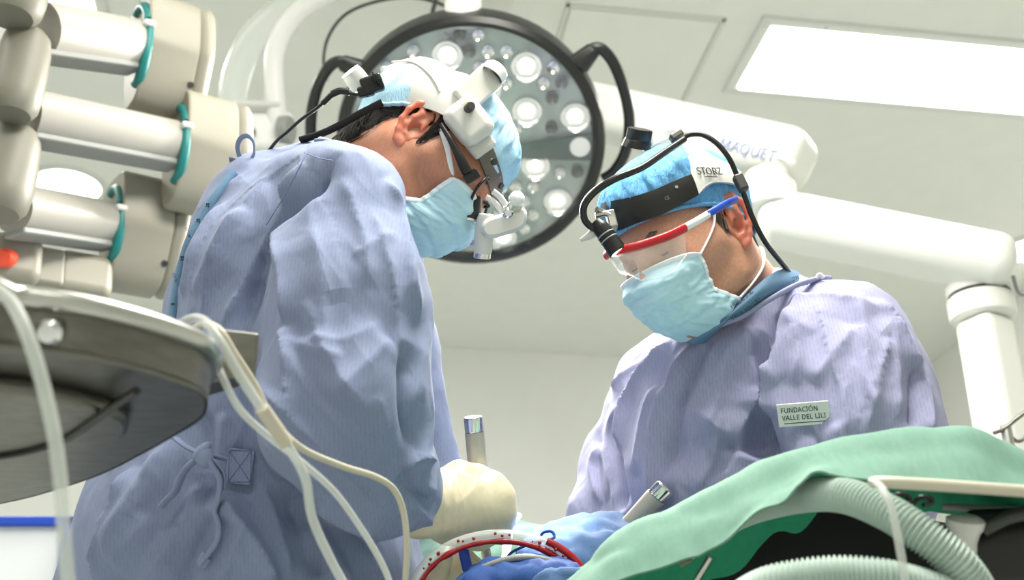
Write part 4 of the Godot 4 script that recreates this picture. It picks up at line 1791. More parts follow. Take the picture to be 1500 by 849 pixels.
	fold_on(f, fo, [[470, 240], [455, 300], [470, 380], [480, 470], [478, 560]], 0.003, 0.006, 0.030)
	fold_on(f, fo, [[540, 300], [560, 380], [575, 460], [580, 540]], 0.005, 0.030, 0.006)
	fold_on(f, fo, [[440, 500], [500, 500], [560, 470]], 0.004, 0.006, 0.020)
	fold_on(f, fo, [[450, 440], [470, 500], [500, 560], [545, 620]], 0.005, 0.020, 0.006)
	fold_on(f, fo, [[410, 450], [440, 540], [500, 620], [570, 690]], 0.004, 0.006, 0.020)
	fold_on(f, fo, [[400, 240], [350, 310], [310, 400], [290, 480]], 0.005, 0.006, 0.016)
	fold_on(f, fo, [[300, 700], [262, 770], [225, 850]], 0.007, 0.016, 0.006)
	fold_on(f, fo, [[340, 720], [310, 790], [285, 860]], 0.006, 0.014, 0.006)
	fold_on(f, fo, [[380, 700], [410, 770], [430, 850]], 0.006, 0.008, 0.020)
	fold_on(f, fo, [[240, 660], [200, 740], [165, 800]], 0.006, 0.014, 0.006)
	var gown := part("gown", gown_mesh(f, 0.0070, fo, 40, 0.0034), M.gown, p, "pale blue pin-striped surgical gown")
	# scrub top showing along the open back, with its dark print
	mb = MB.new()
	var strip := []
	for q in [[336, 250], [312, 282], [290, 316], [272, 350], [260, 390], [252, 430], [247, 470]]:
		strip.append(f.hit(EYE, ray(q[0] + 6, q[1] + 4)))
	var path := curve(PackedVector3Array(strip), 6)
	mb.tube(path, 0.0075, 12, true, false, 0.8)
	var scrub := part("scrub_top", mb, M.scrub, p, "blue printed scrub top under the open gown back")
	for q in [[9, 0, 0.9], [13, 0, 0.9], [17, 0, 0.6], [22, 0, 0.9], [27, 0, 0.6], [32, 0, 0.9]]:
		var c := path[q[0]] + cv(0.0, 0.0, 0.0072)
		mb = MB.new()
		if q[2] > 0.7:
			for i in 4:
				mb.rbox(c + cv(0.0022 * (i % 2) - 0.001, 0.003 * (i / 2), 0), Vector3(0.0018, 0.0022, 0.001), 0.0004, Basis(ax_r, ax_u, -ax_f))
		else:
			mb.join(lettering("VALLE DEL LILI", 0.0036, 0.0005), Transform3D(Basis(cv(-0.35, 0.93, 0), cv(-0.93, -0.35, 0), cv(0, 0, 1)), c))
		part("print", mb, M.scrub_print, scrub)
	# hem of the gown back, tie loops, seams
	mb = MB.new()
	cord(mb, [[352, 232, 1.43], [348, 215, 1.425], [353, 202, 1.42], [363, 199, 1.415], [371, 208, 1.41], [372, 224, 1.41], [368, 232, 1.415]], 0.0032, 0.4)
	cord(mb, [[350, 240, 1.43], [344, 235, 1.43], [336, 233, 1.43]], 0.0046, 0.35)
	part("tie_loop", mb, M.tie, gown)
	# the waist tie: knot, two tails and a loop
	var kd := 1.203
	mb = MB.new()
	cord(mb, [[258, 642, 1.223], [270, 652, 1.213], [288, 662, 1.206], [300, 668, 1.200]], 0.0062, 0.4)
	cord(mb, [[300, 668, 1.200], [284, 676, 1.198], [270, 690, 1.200], [262, 706, 1.202], [256, 720, 1.204], [244, 732, 1.204], [236, 742, 1.204]], 0.0058, 0.45)
	cord(mb, [[302, 668, 1.196], [312, 684, 1.192], [322, 702, 1.192], [320, 728, 1.192], [314, 748, 1.192], [320, 768, 1.192], [318, 790, 1.192], [308, 806, 1.192], [298, 818, 1.192], [294, 824, 1.194]], 0.0062, 0.5)
	cord(mb, [[304, 666, 1.198], [318, 680, 1.196], [327, 694, 1.198], [326, 716, 1.200]], 0.0055, 0.4)
	cord(mb, [[300, 664, 1.200], [316, 668, 1.200], [330, 672, 1.206]], 0.0055, 0.4)
	cord(mb, [[306, 818, 1.192], [300, 828, 1.191], [293, 822, 1.190], [300, 808, 1.190]], 0.0035, 0.6)
	mb.ball(at(299, 668, 1.196), Vector3(0.010, 0.012, 0.009), Basis(Vector3.BACK, 0.5))
	mb.ball(at(296, 661, 1.196), Vector3(0.012, 0.006, 0.007), Basis(Vector3.BACK, 0.9))
	part("waist_tie", mb, M.tie, gown, "twisted cloth tie knotted at the waist")
	# reinforcement patch with its stitching
	var pc := f.hit(EYE, ray(352, 684))
	var e := f.hit(EYE, ray(372, 684))
	var g := f.hit(EYE, ray(352, 664))
	var bx := (e - pc).normalized()
	var by := (g - pc - bx * (g - pc).dot(bx)).normalized()
	mb = MB.new()
	var fr := Basis(bx, by, bx.cross(by))
	mb.rbox(pc + fr.z * 0.006, Vector3(0.026, 0.036, 0.004), 0.0015, fr * Basis(Vector3.BACK, -0.12))
	var patch := part("patch", mb, M.gown, gown, "small stitched square patch")
	mb = MB.new()
	var z0 := pc + fr.z * 0.0083
	for s in [[-0.011, -0.016, 0.011, -0.016], [-0.011, 0.016, 0.011, 0.016], [-0.011, -0.016, -0.011, 0.016], [0.011, -0.016, 0.011, 0.016], [-0.011, -0.016, 0.011, 0.016], [-0.011, 0.016, 0.011, -0.016]]:
		mb.tube(PackedVector3Array([z0 + bx * s[0] + by * s[1], z0 + bx * s[2] + by * s[3]]), 0.0003, 5)
	part("stitching", mb, mat(Color(0.33, 0.38, 0.56), 0.9), patch)
	# stitched shoulder seam and back flap edge
	mb = MB.new()
	for list in [[[455, 212], [446, 235], [420, 285], [392, 330]], [[448, 225], [470, 233], [488, 236]]]:
		var q := PackedVector3Array()
		for x in list:
			q.append(f.hit(EYE, ray(x[0], x[1])) + cv(0, 0, 0.008))
		mb.tube(curve(q, 6), 0.0006, 6)
	part("seam", mb, mat(Color(0.47, 0.51, 0.67), 0.9), gown)
	# collar edge
	mb = MB.new()
	cord(mb, [[462, 206, 1.378], [478, 206, 1.37], [497, 216, 1.36], [520, 240, 1.36], [548, 268, 1.38], [566, 296, 1.42]], 0.0030, 0.8)
	part("collar_edge", mb, M.tie, gown)
	mb = MB.new()
	cord(mb, [[470, 206, 1.39], [490, 212, 1.375], [508, 222, 1.37]], 0.006, 0.8)
	part("undershirt", mb, M.white, p)
	legs(p, Vector3(hip.x, 0.6, hip.z), M.scrub, 0.0)
	# right glove round the retractor handle
	var gl := glove_field_a()
	var q2 := gl.nets(0.0042)
	q2 = refine(q2)
	var nv := normals_of(q2[0], q2[1])
	var cuff: Array = []
	for list in [[[640, 690], [650, 730], [648, 782]], [[652, 686], [664, 730], [662, 790]], [[662, 684], [676, 735], [672, 794]]]:
		fold_on(gl, cuff, list, 0.0022, 0.0035, 0.006)
	fold_on(gl, cuff, [[658, 690], [690, 700], [712, 716]], 0.002, 0.004, 0.008)
	fold_on(gl, cuff, [[665, 740], [690, 720], [700, 700]], 0.0018, 0.004, 0.006)
	q2[0] = apply_folds(q2[0], nv, cuff)
	part("glove", quads_mb(q2), M.glove, p, "cream latex glove closed round a metal handle")
	# left glove, mostly hidden in the wound
	var g2 := glove_field_b()
	part("glove", quads_mb(refine(g2.nets(0.0042))), M.glove, p, "cream latex glove below the clear ring")
	gear_a(h)

func glove_field_a() -> Field:
	var f := Field.new()
	var wr := at(640, 738, 1.315)
	px_bone(f, [[628, 738, 1.30, 43], [652, 738, 1.315, 43], [672, 736, 1.32, 40]], 0.012)
	f.bone(at(628, 738, 1.30), at(616, 740, 1.295), 0.034, 0.036, 0.01)
	var i := 0
	for m in [[722, 708, 1.330], [736, 726, 1.325], [738, 750, 1.325], [732, 774, 1.332]]:
		var r: float = [0.0125, 0.0125, 0.012, 0.011][i]
		f.bone(wr, at(m[0], m[1], m[2]), 0.022, r * 1.05, 0.014)
		# proximal, middle, last joint curl round the far side of the handle
		var a := at(m[0], m[1], m[2])
		var b := at(m[0] + 3, m[1] + 9, m[2] + 0.036)
		var c := at(m[0] - 22, m[1] + 11, m[2] + 0.056)
		var d := at(m[0] - 42, m[1] + 8, m[2] + 0.042)
		f.bone(a, b, r * 1.12, r, 0.006)
		f.bone(b, c, r, r * 0.92, 0.004)
		f.bone(c, d, r * 0.92, r * 0.82, 0.004)
		i += 1
	f.bone(at(668, 736, 1.325), at(708, 742, 1.330), 0.034, 0.026, 0.016)
	# thumb along the top, over the handle
	f.bone(at(660, 716, 1.318), at(672, 694, 1.324), 0.020, 0.0145, 0.014)
	f.bone(at(672, 694, 1.324), at(700, 696, 1.334), 0.0145, 0.0125, 0.006)
	f.bone(at(700, 696, 1.334), at(722, 706, 1.352), 0.0125, 0.0105, 0.005)
	# heel of the hand
	f.bone(at(660, 770, 1.325), at(700, 786, 1.33), 0.020, 0.016, 0.020)
	return f

func glove_field_b() -> Field:
	var f := Field.new()
	var wr := at(640, 880, 1.40)
	f.bone(at(610, 900, 1.45), wr, 0.03, 0.030, 0.01)
	var tips := [[668, 818, 1.36], [688, 822, 1.35], [700, 836, 1.345], [708, 856, 1.345]]
	var i := 0
	for q in tips:
		var mcp := at(648 + i * 7, 842 + i * 10, 1.375)
		f.bone(wr, mcp, 0.020, 0.012, 0.018)
		var pip := at(q[0] - 6, q[1] - 6, q[2] + 0.012)
		f.bone(mcp, pip, 0.0112, 0.0105, 0.005)
		f.bone(pip, at(q[0] + 12, q[1] + 10, q[2]), 0.0102, 0.009, 0.004)
		f.bone(at(q[0] + 12, q[1] + 10, q[2]), at(q[0] + 10, q[1] + 26, q[2] + 0.006), 0.009, 0.008, 0.003)
		i += 1
	f.bone(wr, at(640, 838, 1.35), 0.018, 0.012, 0.012)
	f.bone(at(640, 838, 1.35), at(652, 818, 1.335), 0.0115, 0.0095, 0.005)
	return f

# ---------------------------------------------------------------- the surgeon on the right
func build_surgeon_b() -> void:
	var hip := at(1070, 980, 1.52)
	var p := thing("person", "surgeon on the right in lilac gown and red-framed goggles, looking down", "person", Vector3(hip.x, 0, hip.z))
	var th := deg_to_rad(36)
	var ph := deg_to_rad(35)
	var h := make_head(at(1014, 362, 1.465), Vector3(-cos(th) * cos(ph), -sin(th), cos(th) * sin(ph)), Vector3.UP, at(1118, 470, 1.50), 0.057, 0.87)
	h.hull = Field.new()
	h.hull.blob(Vector3(-0.012, 0.062, 0), Vector3(0.115, 0.082, 0.086), Basis.IDENTITY, 0.01)
	h.hull.blob(Vector3(0.035, 0.0, 0), Vector3(0.070, 0.09, 0.072), Basis.IDENTITY, 0.02)
	part("head", head_mesh(h), M.skin_pale, p)
	for z in [-1.0, 1.0]:
		part("ear", ear_mesh(h, z), M.ear_pale, p)
	part("hair", hair_mesh(h, 13, -0.045, -0.012, 0.004), M.hair_grey, p, "short greying hair")
	part("cap", cap_mesh(h, 14, 0.066, 0.026, -0.030, 0.150, 0.013, 0.020), M.cap_b, p, "loose bright blue bouffant cap")
	for z in [-1.0, 1.0]:
		var eb := MB.new()
		eb.tube(h.t * PackedVector3Array([Vector3(0.103, 0.036, 0.014 * z), Vector3(0.098, 0.042, 0.030 * z), Vector3(0.084, 0.040, 0.048 * z)]), PackedFloat32Array([0.0034, 0.0036, 0.002]), 8)
		part("eyebrow", eb, M.hair_grey, p)
		eb = MB.new()
		eb.tube(curve(h.t * PackedVector3Array([Vector3(0.0905, 0.012, 0.020 * z), Vector3(0.0945, 0.0105, 0.031 * z), Vector3(0.089, 0.012, 0.043 * z)]), 5), 0.0009, 6)
		part("eyelashes", eb, M.hair, p)
	var mk := mask_parts(h, p, 15)
	var w: Array = mk[1]
	var mb := MB.new()
	mb.tube(curve(PackedVector3Array([w[1][0], h.t * Vector3(0.034, 0.012, -0.078), h.t * Vector3(0.016, 0.040, -0.083)]), 6), 0.0034, 8, true, false, 0.4)
	part("mask_tie", mb, M.strap, mk[0])
	mb = MB.new()
	mb.tube(curve(PackedVector3Array([w[47][0], h.t * Vector3(-0.005, -0.080, -0.064), h.t * Vector3(-0.040, -0.068, -0.062), h.t * Vector3(-0.075, -0.050, -0.045), h.t * Vector3(-0.092, -0.040, -0.010)]), 6), 0.0042, 8, true, false, 0.4)
	part("mask_tie", mb, M.strap, mk[0])
	# gown
	var f := Field.new()
	px_bone(f, [[1088, 492, 1.49, 62], [1075, 560, 1.51, 118], [1065, 700, 1.51, 150], [1065, 900, 1.52, 172]], 0.05)
	px_bone(f, [[985, 540, 1.60, 50], [985, 640, 1.59, 84], [1000, 800, 1.57, 104]], 0.05)
	px_bone(f, [[1010, 522, 1.57, 34], [955, 556, 1.62, 44]], 0.04)
	px_bone(f, [[948, 572, 1.64, 48], [902, 682, 1.66, 48], [880, 760, 1.60, 44], [930, 830, 1.50, 38]], 0.03)
	px_bone(f, [[1140, 448, 1.47, 46], [1235, 486, 1.44, 68]], 0.05)
	px_bone(f, [[1060, 500, 1.50, 30], [1130, 450, 1.50, 44]], 0.04)
	px_bone(f, [[1245, 502, 1.43, 82], [1252, 575, 1.41, 108], [1262, 660, 1.38, 116], [1235, 790, 1.34, 112]], 0.035)
	px_bone(f, [[1235, 790, 1.34, 100], [1130, 850, 1.28, 55]], 0.03)
	px_bone(f, [[1150, 640, 1.58, 120], [1180, 800, 1.58, 130]], 0.05)
	var sk := at(1075, 900, 1.54)
	f.bone(sk, Vector3(sk.x + 0.03, 0.42, sk.z), 0.17, 0.19, 0.05)
	var fo := []
	fold_on(f, fo, [[1040, 488], [1020, 530], [997, 590], [985, 645], [972, 705]], -0.012, 0.024, 0.010)
	fold_on(f, fo, [[1050, 495], [1034, 540], [1012, 600], [1000, 650]], 0.008, 0.010, 0.024)
	fold_on(f, fo, [[1090, 465], [1098, 520], [1113, 572], [1136, 622]], 0.013, 0.010, 0.020)
	fold_on(f, fo, [[1094, 470], [1130, 505], [1150, 545], [1160, 570]], 0.008, 0.008, 0.014)
	fold_on(f, fo, [[1168, 428], [1164, 490], [1158, 535], [1143, 590], [1132, 665]], 0.018, 0.040, 0.010)
	fold_on(f, fo, [[1118, 572], [1098, 612], [1076, 655]], 0.016, 0.006, 0.018)
	fold_on(f, fo, [[1128, 600], [1118, 640], [1110, 675]], -0.040, 0.022, 0.022)
	fold_on(f, fo, [[1075, 655], [1100, 668], [1135, 676]], 0.014, 0.010, 0.014)
	fold_on(f, fo, [[984, 497], [950, 540], [920, 592], [905, 682]], 0.010, 0.014, 0.012)
	fold_on(f, fo, [[950, 517], [915, 548], [896, 570]], 0.006, 0.010, 0.008)
	fold_on(f, fo, [[970, 560], [945, 620], [935, 700]], 0.007, 0.014, 0.016)
	fold_on(f, fo, [[1006, 600], [1035, 612], [1072, 650]], 0.014, 0.018, 0.020)
	fold_on(f, fo, [[1015, 640], [1040, 665], [1065, 690]], -0.010, 0.016, 0.016)
	fold_on(f, fo, [[892, 610], [893, 650], [904, 705], [910, 750]], -0.030, 0.012, 0.012)
	fold_on(f, fo, [[882, 650], [872, 690], [885, 740]], 0.010, 0.010, 0.012)
	fold_on(f, fo, [[1255, 432], [1262, 500], [1268, 560], [1285, 632]], 0.009, 0.018, 0.006)
	fold_on(f, fo, [[1275, 436], [1305, 480], [1331, 522], [1352, 545]], 0.012, 0.014, 0.009)
	fold_on(f, fo, [[1340, 530], [1343, 580], [1338, 630]], -0.012, 0.008, 0.012)
	fold_on(f, fo, [[1354, 545], [1362, 590], [1360, 640]], 0.008, 0.006, 0.010)
	fold_on(f, fo, [[1256, 480], [1228, 525], [1196, 568]], 0.007, 0.008, 0.020)
	fold_on(f, fo, [[1206, 428], [1235, 432], [1268, 440]], 0.006, 0.006, 0.010)
	fold_on(f, fo, [[1172, 460], [1186, 520], [1176, 570]], 0.005, 0.006, 0.016)
	fold_on(f, fo, [[1175, 620], [1195, 650], [1215, 690]], -0.012, 0.012, 0.014)
	fold_on(f, fo, [[1222, 618], [1240, 660], [1250, 700]], 0.010, 0.010, 0.014)
	fold_on(f, fo, [[1300, 500], [1288, 560], [1268, 650]], 0.006, 0.005, 0.016)
	fold_on(f, fo, [[1130, 455], [1170, 470], [1200, 500]], 0.005, 0.008, 0.010)
	fold_on(f, fo, [[1010, 500], [975, 570], [955, 650], [950, 740]], 0.006, 0.014, 0.006)
	fold_on(f, fo, [[1070, 490], [1060, 560], [1040, 640], [1030, 720]], 0.005, 0.006, 0.024)
	fold_on(f, fo, [[1200, 440], [1215, 510], [1235, 580], [1245, 650]], 0.005, 0.020, 0.006)
	fold_on(f, fo, [[1300, 470], [1315, 540], [1318, 620]], 0.005, 0.006, 0.016)
	fold_on(f, fo, [[1150, 445], [1190, 436], [1240, 440], [1290, 462]], 0.005, 0.004, 0.012)
	fold_on(f, fo, [[1060, 600], [1050, 660], [1020, 730]], 0.006, 0.006, 0.020)
	var gown := part("gown", gown_mesh(f, 0.0070, fo, 50, 0.0030), M.gown_b, p, "lilac-blue pin-striped surgical gown")
	# scrub collar at the neck
	mb = MB.new()
	var rows := []
	for j in 7:
		var v := j / 6.0
		var r := PackedVector3Array()
		for q in [[1030, 500, 1.44, 1000, 492], [1060, 470, 1.405, 1045, 470], [1090, 436, 1.40, 1080, 455], [1120, 408, 1.405, 1110, 440], [1145, 394, 1.43, 1160, 420], [1165, 396, 1.48, 1195, 412], [1175, 405, 1.54, 1205, 415]]:
			r.append(at(lerpf(q[0], q[3], v), lerpf(q[1], q[4], v) + 8 * v, q[2] - 0.012 * sin(v * PI) + 0.0 * v))
		rows.append(curve(r, 5))
	mb.sheet(rows, 0.003)
	var scrub := part("scrub_collar", mb, M.scrub, p, "blue scrub collar with dark green print")
	for q in [[1086, 440, 1.393, 0.62, "FUNDACION"], [1092, 452, 1.393, 0.62, "VALLE DEL LILI"], [1150, 412, 1.43, 0.3, "FUNDACION"], [1160, 424, 1.43, 0.2, "VALLE DEL LILI"]]:
		mb = MB.new()
		var cs := cos(q[3])
		var sn := sin(q[3])
		mb.join(lettering(q[4], 0.0062, 0.0006), Transform3D(Basis(cv(cs, sn, 0), cv(-sn, cs, 0), cv(0, 0, 1)), at(q[0], q[1], q[2])))
		part("print", mb, M.scrub_print, scrub)
	mb = MB.new()
	cord(mb, [[985, 486, 1.50], [1008, 490, 1.455], [1032, 486, 1.43], [1060, 474, 1.41], [1090, 462, 1.402], [1125, 440, 1.40], [1165, 418, 1.41], [1200, 408, 1.44], [1215, 408, 1.48]], 0.0042, 0.7)
	part("collar_edge", mb, M.tie_b, gown)
	mb = MB.new()
	cord(mb, [[1196, 408, 1.43], [1200, 402, 1.43], [1206, 407, 1.43]], 0.003, 0.6)
	part("tie_tab", mb, M.strap, gown)
	# printed name label on the sleeve
	var c := f.hit(EYE, ray(1178, 599))
	var c1 := f.hit(EYE, ray(1200, 594))
	var c2 := f.hit(EYE, ray(1178, 612))
	var bx := (cv(1, 0.115, 0) + cv(0, 0, 1) * clampf((c1 - c).normalized().dot(cv(0, 0, 1)), -0.3, 0.3)).normalized()
	var bz := cv(0, -0.12, 1)
	bz = (bz - bx * bz.dot(bx)).normalized()
	var by := bz.cross(bx)
	var fr := Basis(bx, by, bz)
	c += bz * 0.021
	mb = MB.new()
	mb.rbox(c, Vector3(0.056, 0.026, 0.002), 0.0009, fr)
	var lab := part("name_label", mb, M.label, gown, "pale grey cloth label with printed hospital name")
	mb = MB.new()
	mb.join(lettering("FUNDACIÓN", 0.0072, 0.0006), Transform3D(fr, c + bz * 0.0013 + by * 0.0055 - bx * 0.004))
	mb.join(lettering("VALLE DEL LILI", 0.0072, 0.0006), Transform3D(fr, c + bz * 0.0013 - by * 0.0030 + bx * 0.0))
	mb.rbox(c + bz * 0.0011 - by * 0.0092 + bx * 0.001, Vector3(0.046, 0.0009, 0.0006), 0.0002, fr)
	part("lettering", mb, M.ink_teal, lab)
	legs(p, Vector3(hip.x, 0.6, hip.z), M.scrub, 0.0)
	# right glove resting on the far side of the field
	var gf := Field.new()
	var wr := at(935, 832, 1.49)
	for i in 4:
		var m := at(955 + i * 6, 812 + i * 9, 1.45 - i * 0.006)
		gf.bone(wr, m, 0.022, 0.012, 0.018)
		gf.bone(m, m + cv(0.028, -0.008, 0.012), 0.011, 0.010, 0.005)
		gf.bone(m + cv(0.028, -0.008, 0.012), m + cv(0.034, -0.034, 0.010), 0.010, 0.009, 0.004)
	gf.bone(wr, at(962, 800, 1.47), 0.018, 0.011, 0.012)
	part("glove", quads_mb(refine(gf.nets(0.005))), M.glove, p)
	gear_b(h)

# ---------------------------------------------------------------- worn instruments
func gear_a(h: Head) -> void:
	# headlight set
	var t := thing("surgical_headlight", "white headlight set with side pod and hanging lamp on the left surgeon's cap", "headlight", on_head(h, 690, 175))
	var mb := MB.new()
	plate_on_head(h, mb, [[572, 104], [600, 95], [635, 96], [668, 118], [690, 150]], [[574, 142], [596, 150], [625, 160], [652, 172], [676, 196]], 0.005, 0.004)
	part("side_band", mb, M.white, t, "broad white band over the cap")
	mb = MB.new()
	mb.tube(on_head_path(h, [[582, 100], [610, 102], [632, 118], [646, 140]], 0.012), 0.0013, 6)
	part("wire", mb, M.white, t)
	var pb := on_head(h, 572, 122, 0.008)
	var bas := Basis(cv(0.98, -0.15, -0.1).normalized(), cv(0.15, 0.98, 0).normalized(), cv(0.98, -0.15, -0.1).normalized().cross(cv(0.15, 0.98, 0).normalized()))
	mb = MB.new()
	mb.rbox(pb, Vector3(0.014, 0.032, 0.016), 0.003, bas)
	part("clasp", mb, M.white, t)
	mb = MB.new()
	mb.rbox(at(545, 124, 1.400), Vector3(0.026, 0.020, 0.02), 0.003, bas * Basis(Vector3.BACK, 0.5))
	mb.rbox(at(536, 134, 1.400), Vector3(0.02, 0.012, 0.02), 0.003, bas * Basis(Vector3.BACK, 0.4))
	for i in 4:
		mb.rbox(at(548 + i * 4, 114 + i * 3, 1.390), Vector3(0.002, 0.012, 0.02), 0.0005, bas * Basis(Vector3.BACK, 0.5))
	part("ratchet", mb, M.black, t, "black size adjuster")
	mb = MB.new()
	mb.lathe(at(527, 122, 1.410), cv(-0.6, 0.75, 0.1), [[0.0, 0.018], [0.012, 0.018], [0.0135, 0.012], [0.0135, -0.006], [0.0, -0.006]], 24)
	part("knob", mb, M.acrylic, t)
	# power lead
	mb = MB.new()
	mb.tube(curve(ats([[540, 140, 1.400], [520, 138, 1.400], [500, 134, 1.400], [485, 138, 1.400], [474, 150, 1.400], [462, 160, 1.400], [440, 176, 1.410], [420, 194, 1.420], [403, 209, 1.430], [380, 240, 1.47]]), 7), 0.0021, 8)
	mb.tube(curve(ats([[512, 135, 1.398], [498, 133, 1.398], [486, 138, 1.398]]), 4), 0.0042, 10)
	mb.tube(curve(ats([[486, 138, 1.400], [478, 146, 1.400], [472, 152, 1.400]]), 4), 0.0034, 10)
	part("power_lead", mb, M.black, t)
	# side pod
	var pc := on_head(h, 684, 182, 0.016)
	var x := cv(0.62, -0.78, 0.05).normalized()
	var zz := (head_normal(h, pc) + cv(0, 0, 0.6)).normalized()
	zz = (zz - x * zz.dot(x)).normalized()
	var fr := Basis(x, zz.cross(x), zz)
	mb = MB.new()
	mb.rbox(pc, Vector3(0.054, 0.046, 0.026), 0.0125, fr)
	var pod := part("side_pod", mb, M.white, t)
	mb = MB.new()
	mb.lathe(on_head(h, 681, 170, 0.030), zz, [[0.0085, -0.004], [0.0085, 0.001], [0.0, 0.001]], 20)
	part("dial_ring", mb, mat(Color(0.86, 0.88, 0.62), 0.4), pod)
	mb = MB.new()
	mb.lathe(on_head(h, 681, 170, 0.030), (zz + cv(0.25, 0.05, 0)).normalized(), [[0.0058, -0.002], [0.0056, 0.010], [0.0045, 0.012], [0.0, 0.012]], 16)
	part("dial", mb, M.dark_grey, pod)
	mb = MB.new()
	mb.rbox(on_head(h, 700, 212, 0.010), Vector3(0.024, 0.032, 0.012), 0.004, fr)
	part("pod_end", mb, M.white, pod)
	# strap box over the crown
	mb = MB.new()
	var bc := on_head(h, 694, 138, 0.012)
	var cx := cv(0.62, 0.62, -0.3).normalized()
	var cz := (cv(0.25, 0.1, 1) - cx * cv(0.25, 0.1, 1).dot(cx)).normalized()
	var f2 := Basis(cx, cz.cross(cx), cz)
	mb.rbox(bc, Vector3(0.056, 0.034, 0.018), 0.004, f2)
	var sb := part("strap_box", mb, M.white, t)
	mb = MB.new()
	mb.lathe(bc + cx * 0.026, (cx + cv(0, 0.2, -0.1)).normalized(), [[0.016, -0.004], [0.016, 0.008], [0.013, 0.012], [0.0, 0.012]], 24)
	part("knob", mb, M.white_gloss, sb)
	mb = MB.new()
	mb.lathe(bc + cx * 0.026, (cx + cv(0, 0.2, -0.1)).normalized(), [[0.0165, -0.006], [0.0165, -0.003]], 24)
	part("ring", mb, M.black, sb)
	# front band over the brow
	mb = MB.new()
	plate_on_head(h, mb, [[694, 200], [712, 208], [724, 236], [730, 262], [726, 286]], [[680, 214], [694, 226], [704, 250], [712, 274], [716, 290]], 0.006, 0.0035)
	var fb := part("brow_band", mb, mat(Color(0.40, 0.37, 0.34), 0.35), t, "taupe brow band")
	for q in [[717, 235], [726, 266]]:
		mb = MB.new()
		var sc := on_head(h, q[0], q[1], 0.010)
		mb.lathe(sc, head_normal(h, sc), [[0.0042, -0.002], [0.0040, 0.0025], [0.0, 0.003]], 14)
		part("screw", mb, M.dark_grey, fb)
	# bracket, ball and the lamp itself
	mb = MB.new()
	cord(mb, [[722, 280, 1.390], [732, 288, 1.390], [742, 302, 1.390], [748, 314, 1.390]], 0.0052, 0.5)
	cord(mb, [[712, 288, 1.395], [724, 296, 1.395], [736, 312, 1.395]], 0.0046, 0.6)
	part("bracket", mb, M.white_gloss, t)
	mb = MB.new()
	mb.lathe(at(744, 312, 1.375), cv(0.1, 0, 1), [[0.006, -0.014], [0.006, 0.002], [0.004, 0.004], [0.0, 0.004]], 14)
	mb.tube(ats([[742, 312, 1.382], [750, 298, 1.380]]), 0.0040, 10)
	part("hinge", mb, M.chrome, t)
	mb = MB.new()
	mb.ball(at(757, 291, 1.378), Vector3.ONE * 0.0092)
	part("ball_grip", mb, M.white_gloss, t)
	var lb := at(742, 328, 1.385)
	var lx := cv(0.965, 0.22, -0.15).normalized()
	var ly := (cv(-0.22, 0.965, 0) - lx * cv(-0.22, 0.965, 0).dot(lx)).normalized()
	var lf := Basis(lx, ly, lx.cross(ly))
	mb = MB.new()
	mb.slab(lb - lf.z * 0.009, lx, ly, curve2([[-0.032, -0.002], [-0.024, 0.010], [0.0, 0.0125], [0.014, 0.0125], [0.022, 0.014], [0.025, 0.006], [0.018, -0.008], [0.0, -0.012], [-0.024, -0.012]], 4), 0.020, 0.004)
	part("lamp_body", mb, M.white, t)
	mb = MB.new()
	mb.rbox(lb + lx * 0.010 + ly * 0.016, Vector3(0.018, 0.010, 0.014), 0.002, lf)
	part("lamp_mount", mb, M.white, t)
	var tip := at(706, 378, 1.392)
	var root := at(711, 326, 1.386)
	var dn := (tip - root).normalized()
	var ln := root.distance_to(tip)
	mb = MB.new()
	mb.lathe(root, dn, [[0.0, -0.010], [0.0085, -0.010], [0.0105, -0.004], [0.0112, 0.010], [0.0108, ln * 0.8], [0.0100, ln * 0.86]], 24)
	part("lamp_barrel", mb, M.white, t)
	mb = MB.new()
	mb.lathe(root, dn, [[0.0100, ln * 0.85], [0.0102, ln * 0.98], [0.0088, ln], [0.0080, ln * 0.985]], 24)
	part("lamp_tip", mb, M.chrome, t)
	mb = MB.new()
	mb.lathe(root, dn, [[0.0082, ln * 0.985], [0.0, ln * 0.99]], 20)
	part("lamp_lens", mb, glow(Color(0.95, 0.98, 1.0), 1.3), t)
	var l := SpotLight3D.new()
	l.name = "headlight_beam"
	l.spot_angle = 14.0
	l.light_energy = 0.35
	l.light_size = 0.008
	l.shadow_enabled = true
	l.spot_range = 6.0
	add_child(l)
	l.look_at_from_position(tip + dn * 0.012, at(720, 800, 1.390), Vector3.RIGHT)
	# loupe spectacles
	var g := thing("loupe_glasses", "black-framed loupe spectacles worn by the left surgeon", "glasses", h.t * Vector3(0.105, 0.01, 0))
	mb = MB.new()
	mb.tube(curve(ats([[646, 182, 1.375], [660, 205, 1.368], [674, 232, 1.366], [684, 252, 1.370]]), 5), PackedFloat32Array([0.003, 0.003, 0.0032, 0.0034, 0.0036, 0.0038, 0.004, 0.0042, 0.0045, 0.005, 0.0055, 0.006, 0.0062, 0.0064, 0.0064, 0.0064]), 10)
	part("temple", mb, M.black, g)
	mb = MB.new()
	mb.rbox(at(691, 258, 1.375), Vector3(0.012, 0.018, 0.012), 0.002, Basis(cv(0.5, -0.86, 0), cv(0.86, 0.5, 0), cv(0, 0, 1)))
	part("hinge", mb, M.black, g)
	for z in [1.0, -1.0]:
		mb = MB.new()
		var rim := PackedVector3Array()
		for i in 28:
			var a := TAU * i / 28
			rim.append(h.t * Vector3(0.112 - 0.012 * absf(sin(a * 0.5 + 0.8)) + 0.004 * cos(a), 0.014 + 0.022 * sin(a), (0.036 + 0.030 * cos(a)) * z - 0.0 * z))
		mb.tube(rim, 0.0019, 8, false, true)
		part("rim", mb, M.black, g)
		var lm := MB.new()
		lm.fan(rim, z < 0)
		part("lens", lm, M.lens, g)
		mb = MB.new()
		var lo := h.t * Vector3(0.112, -0.004, 0.033 * z)
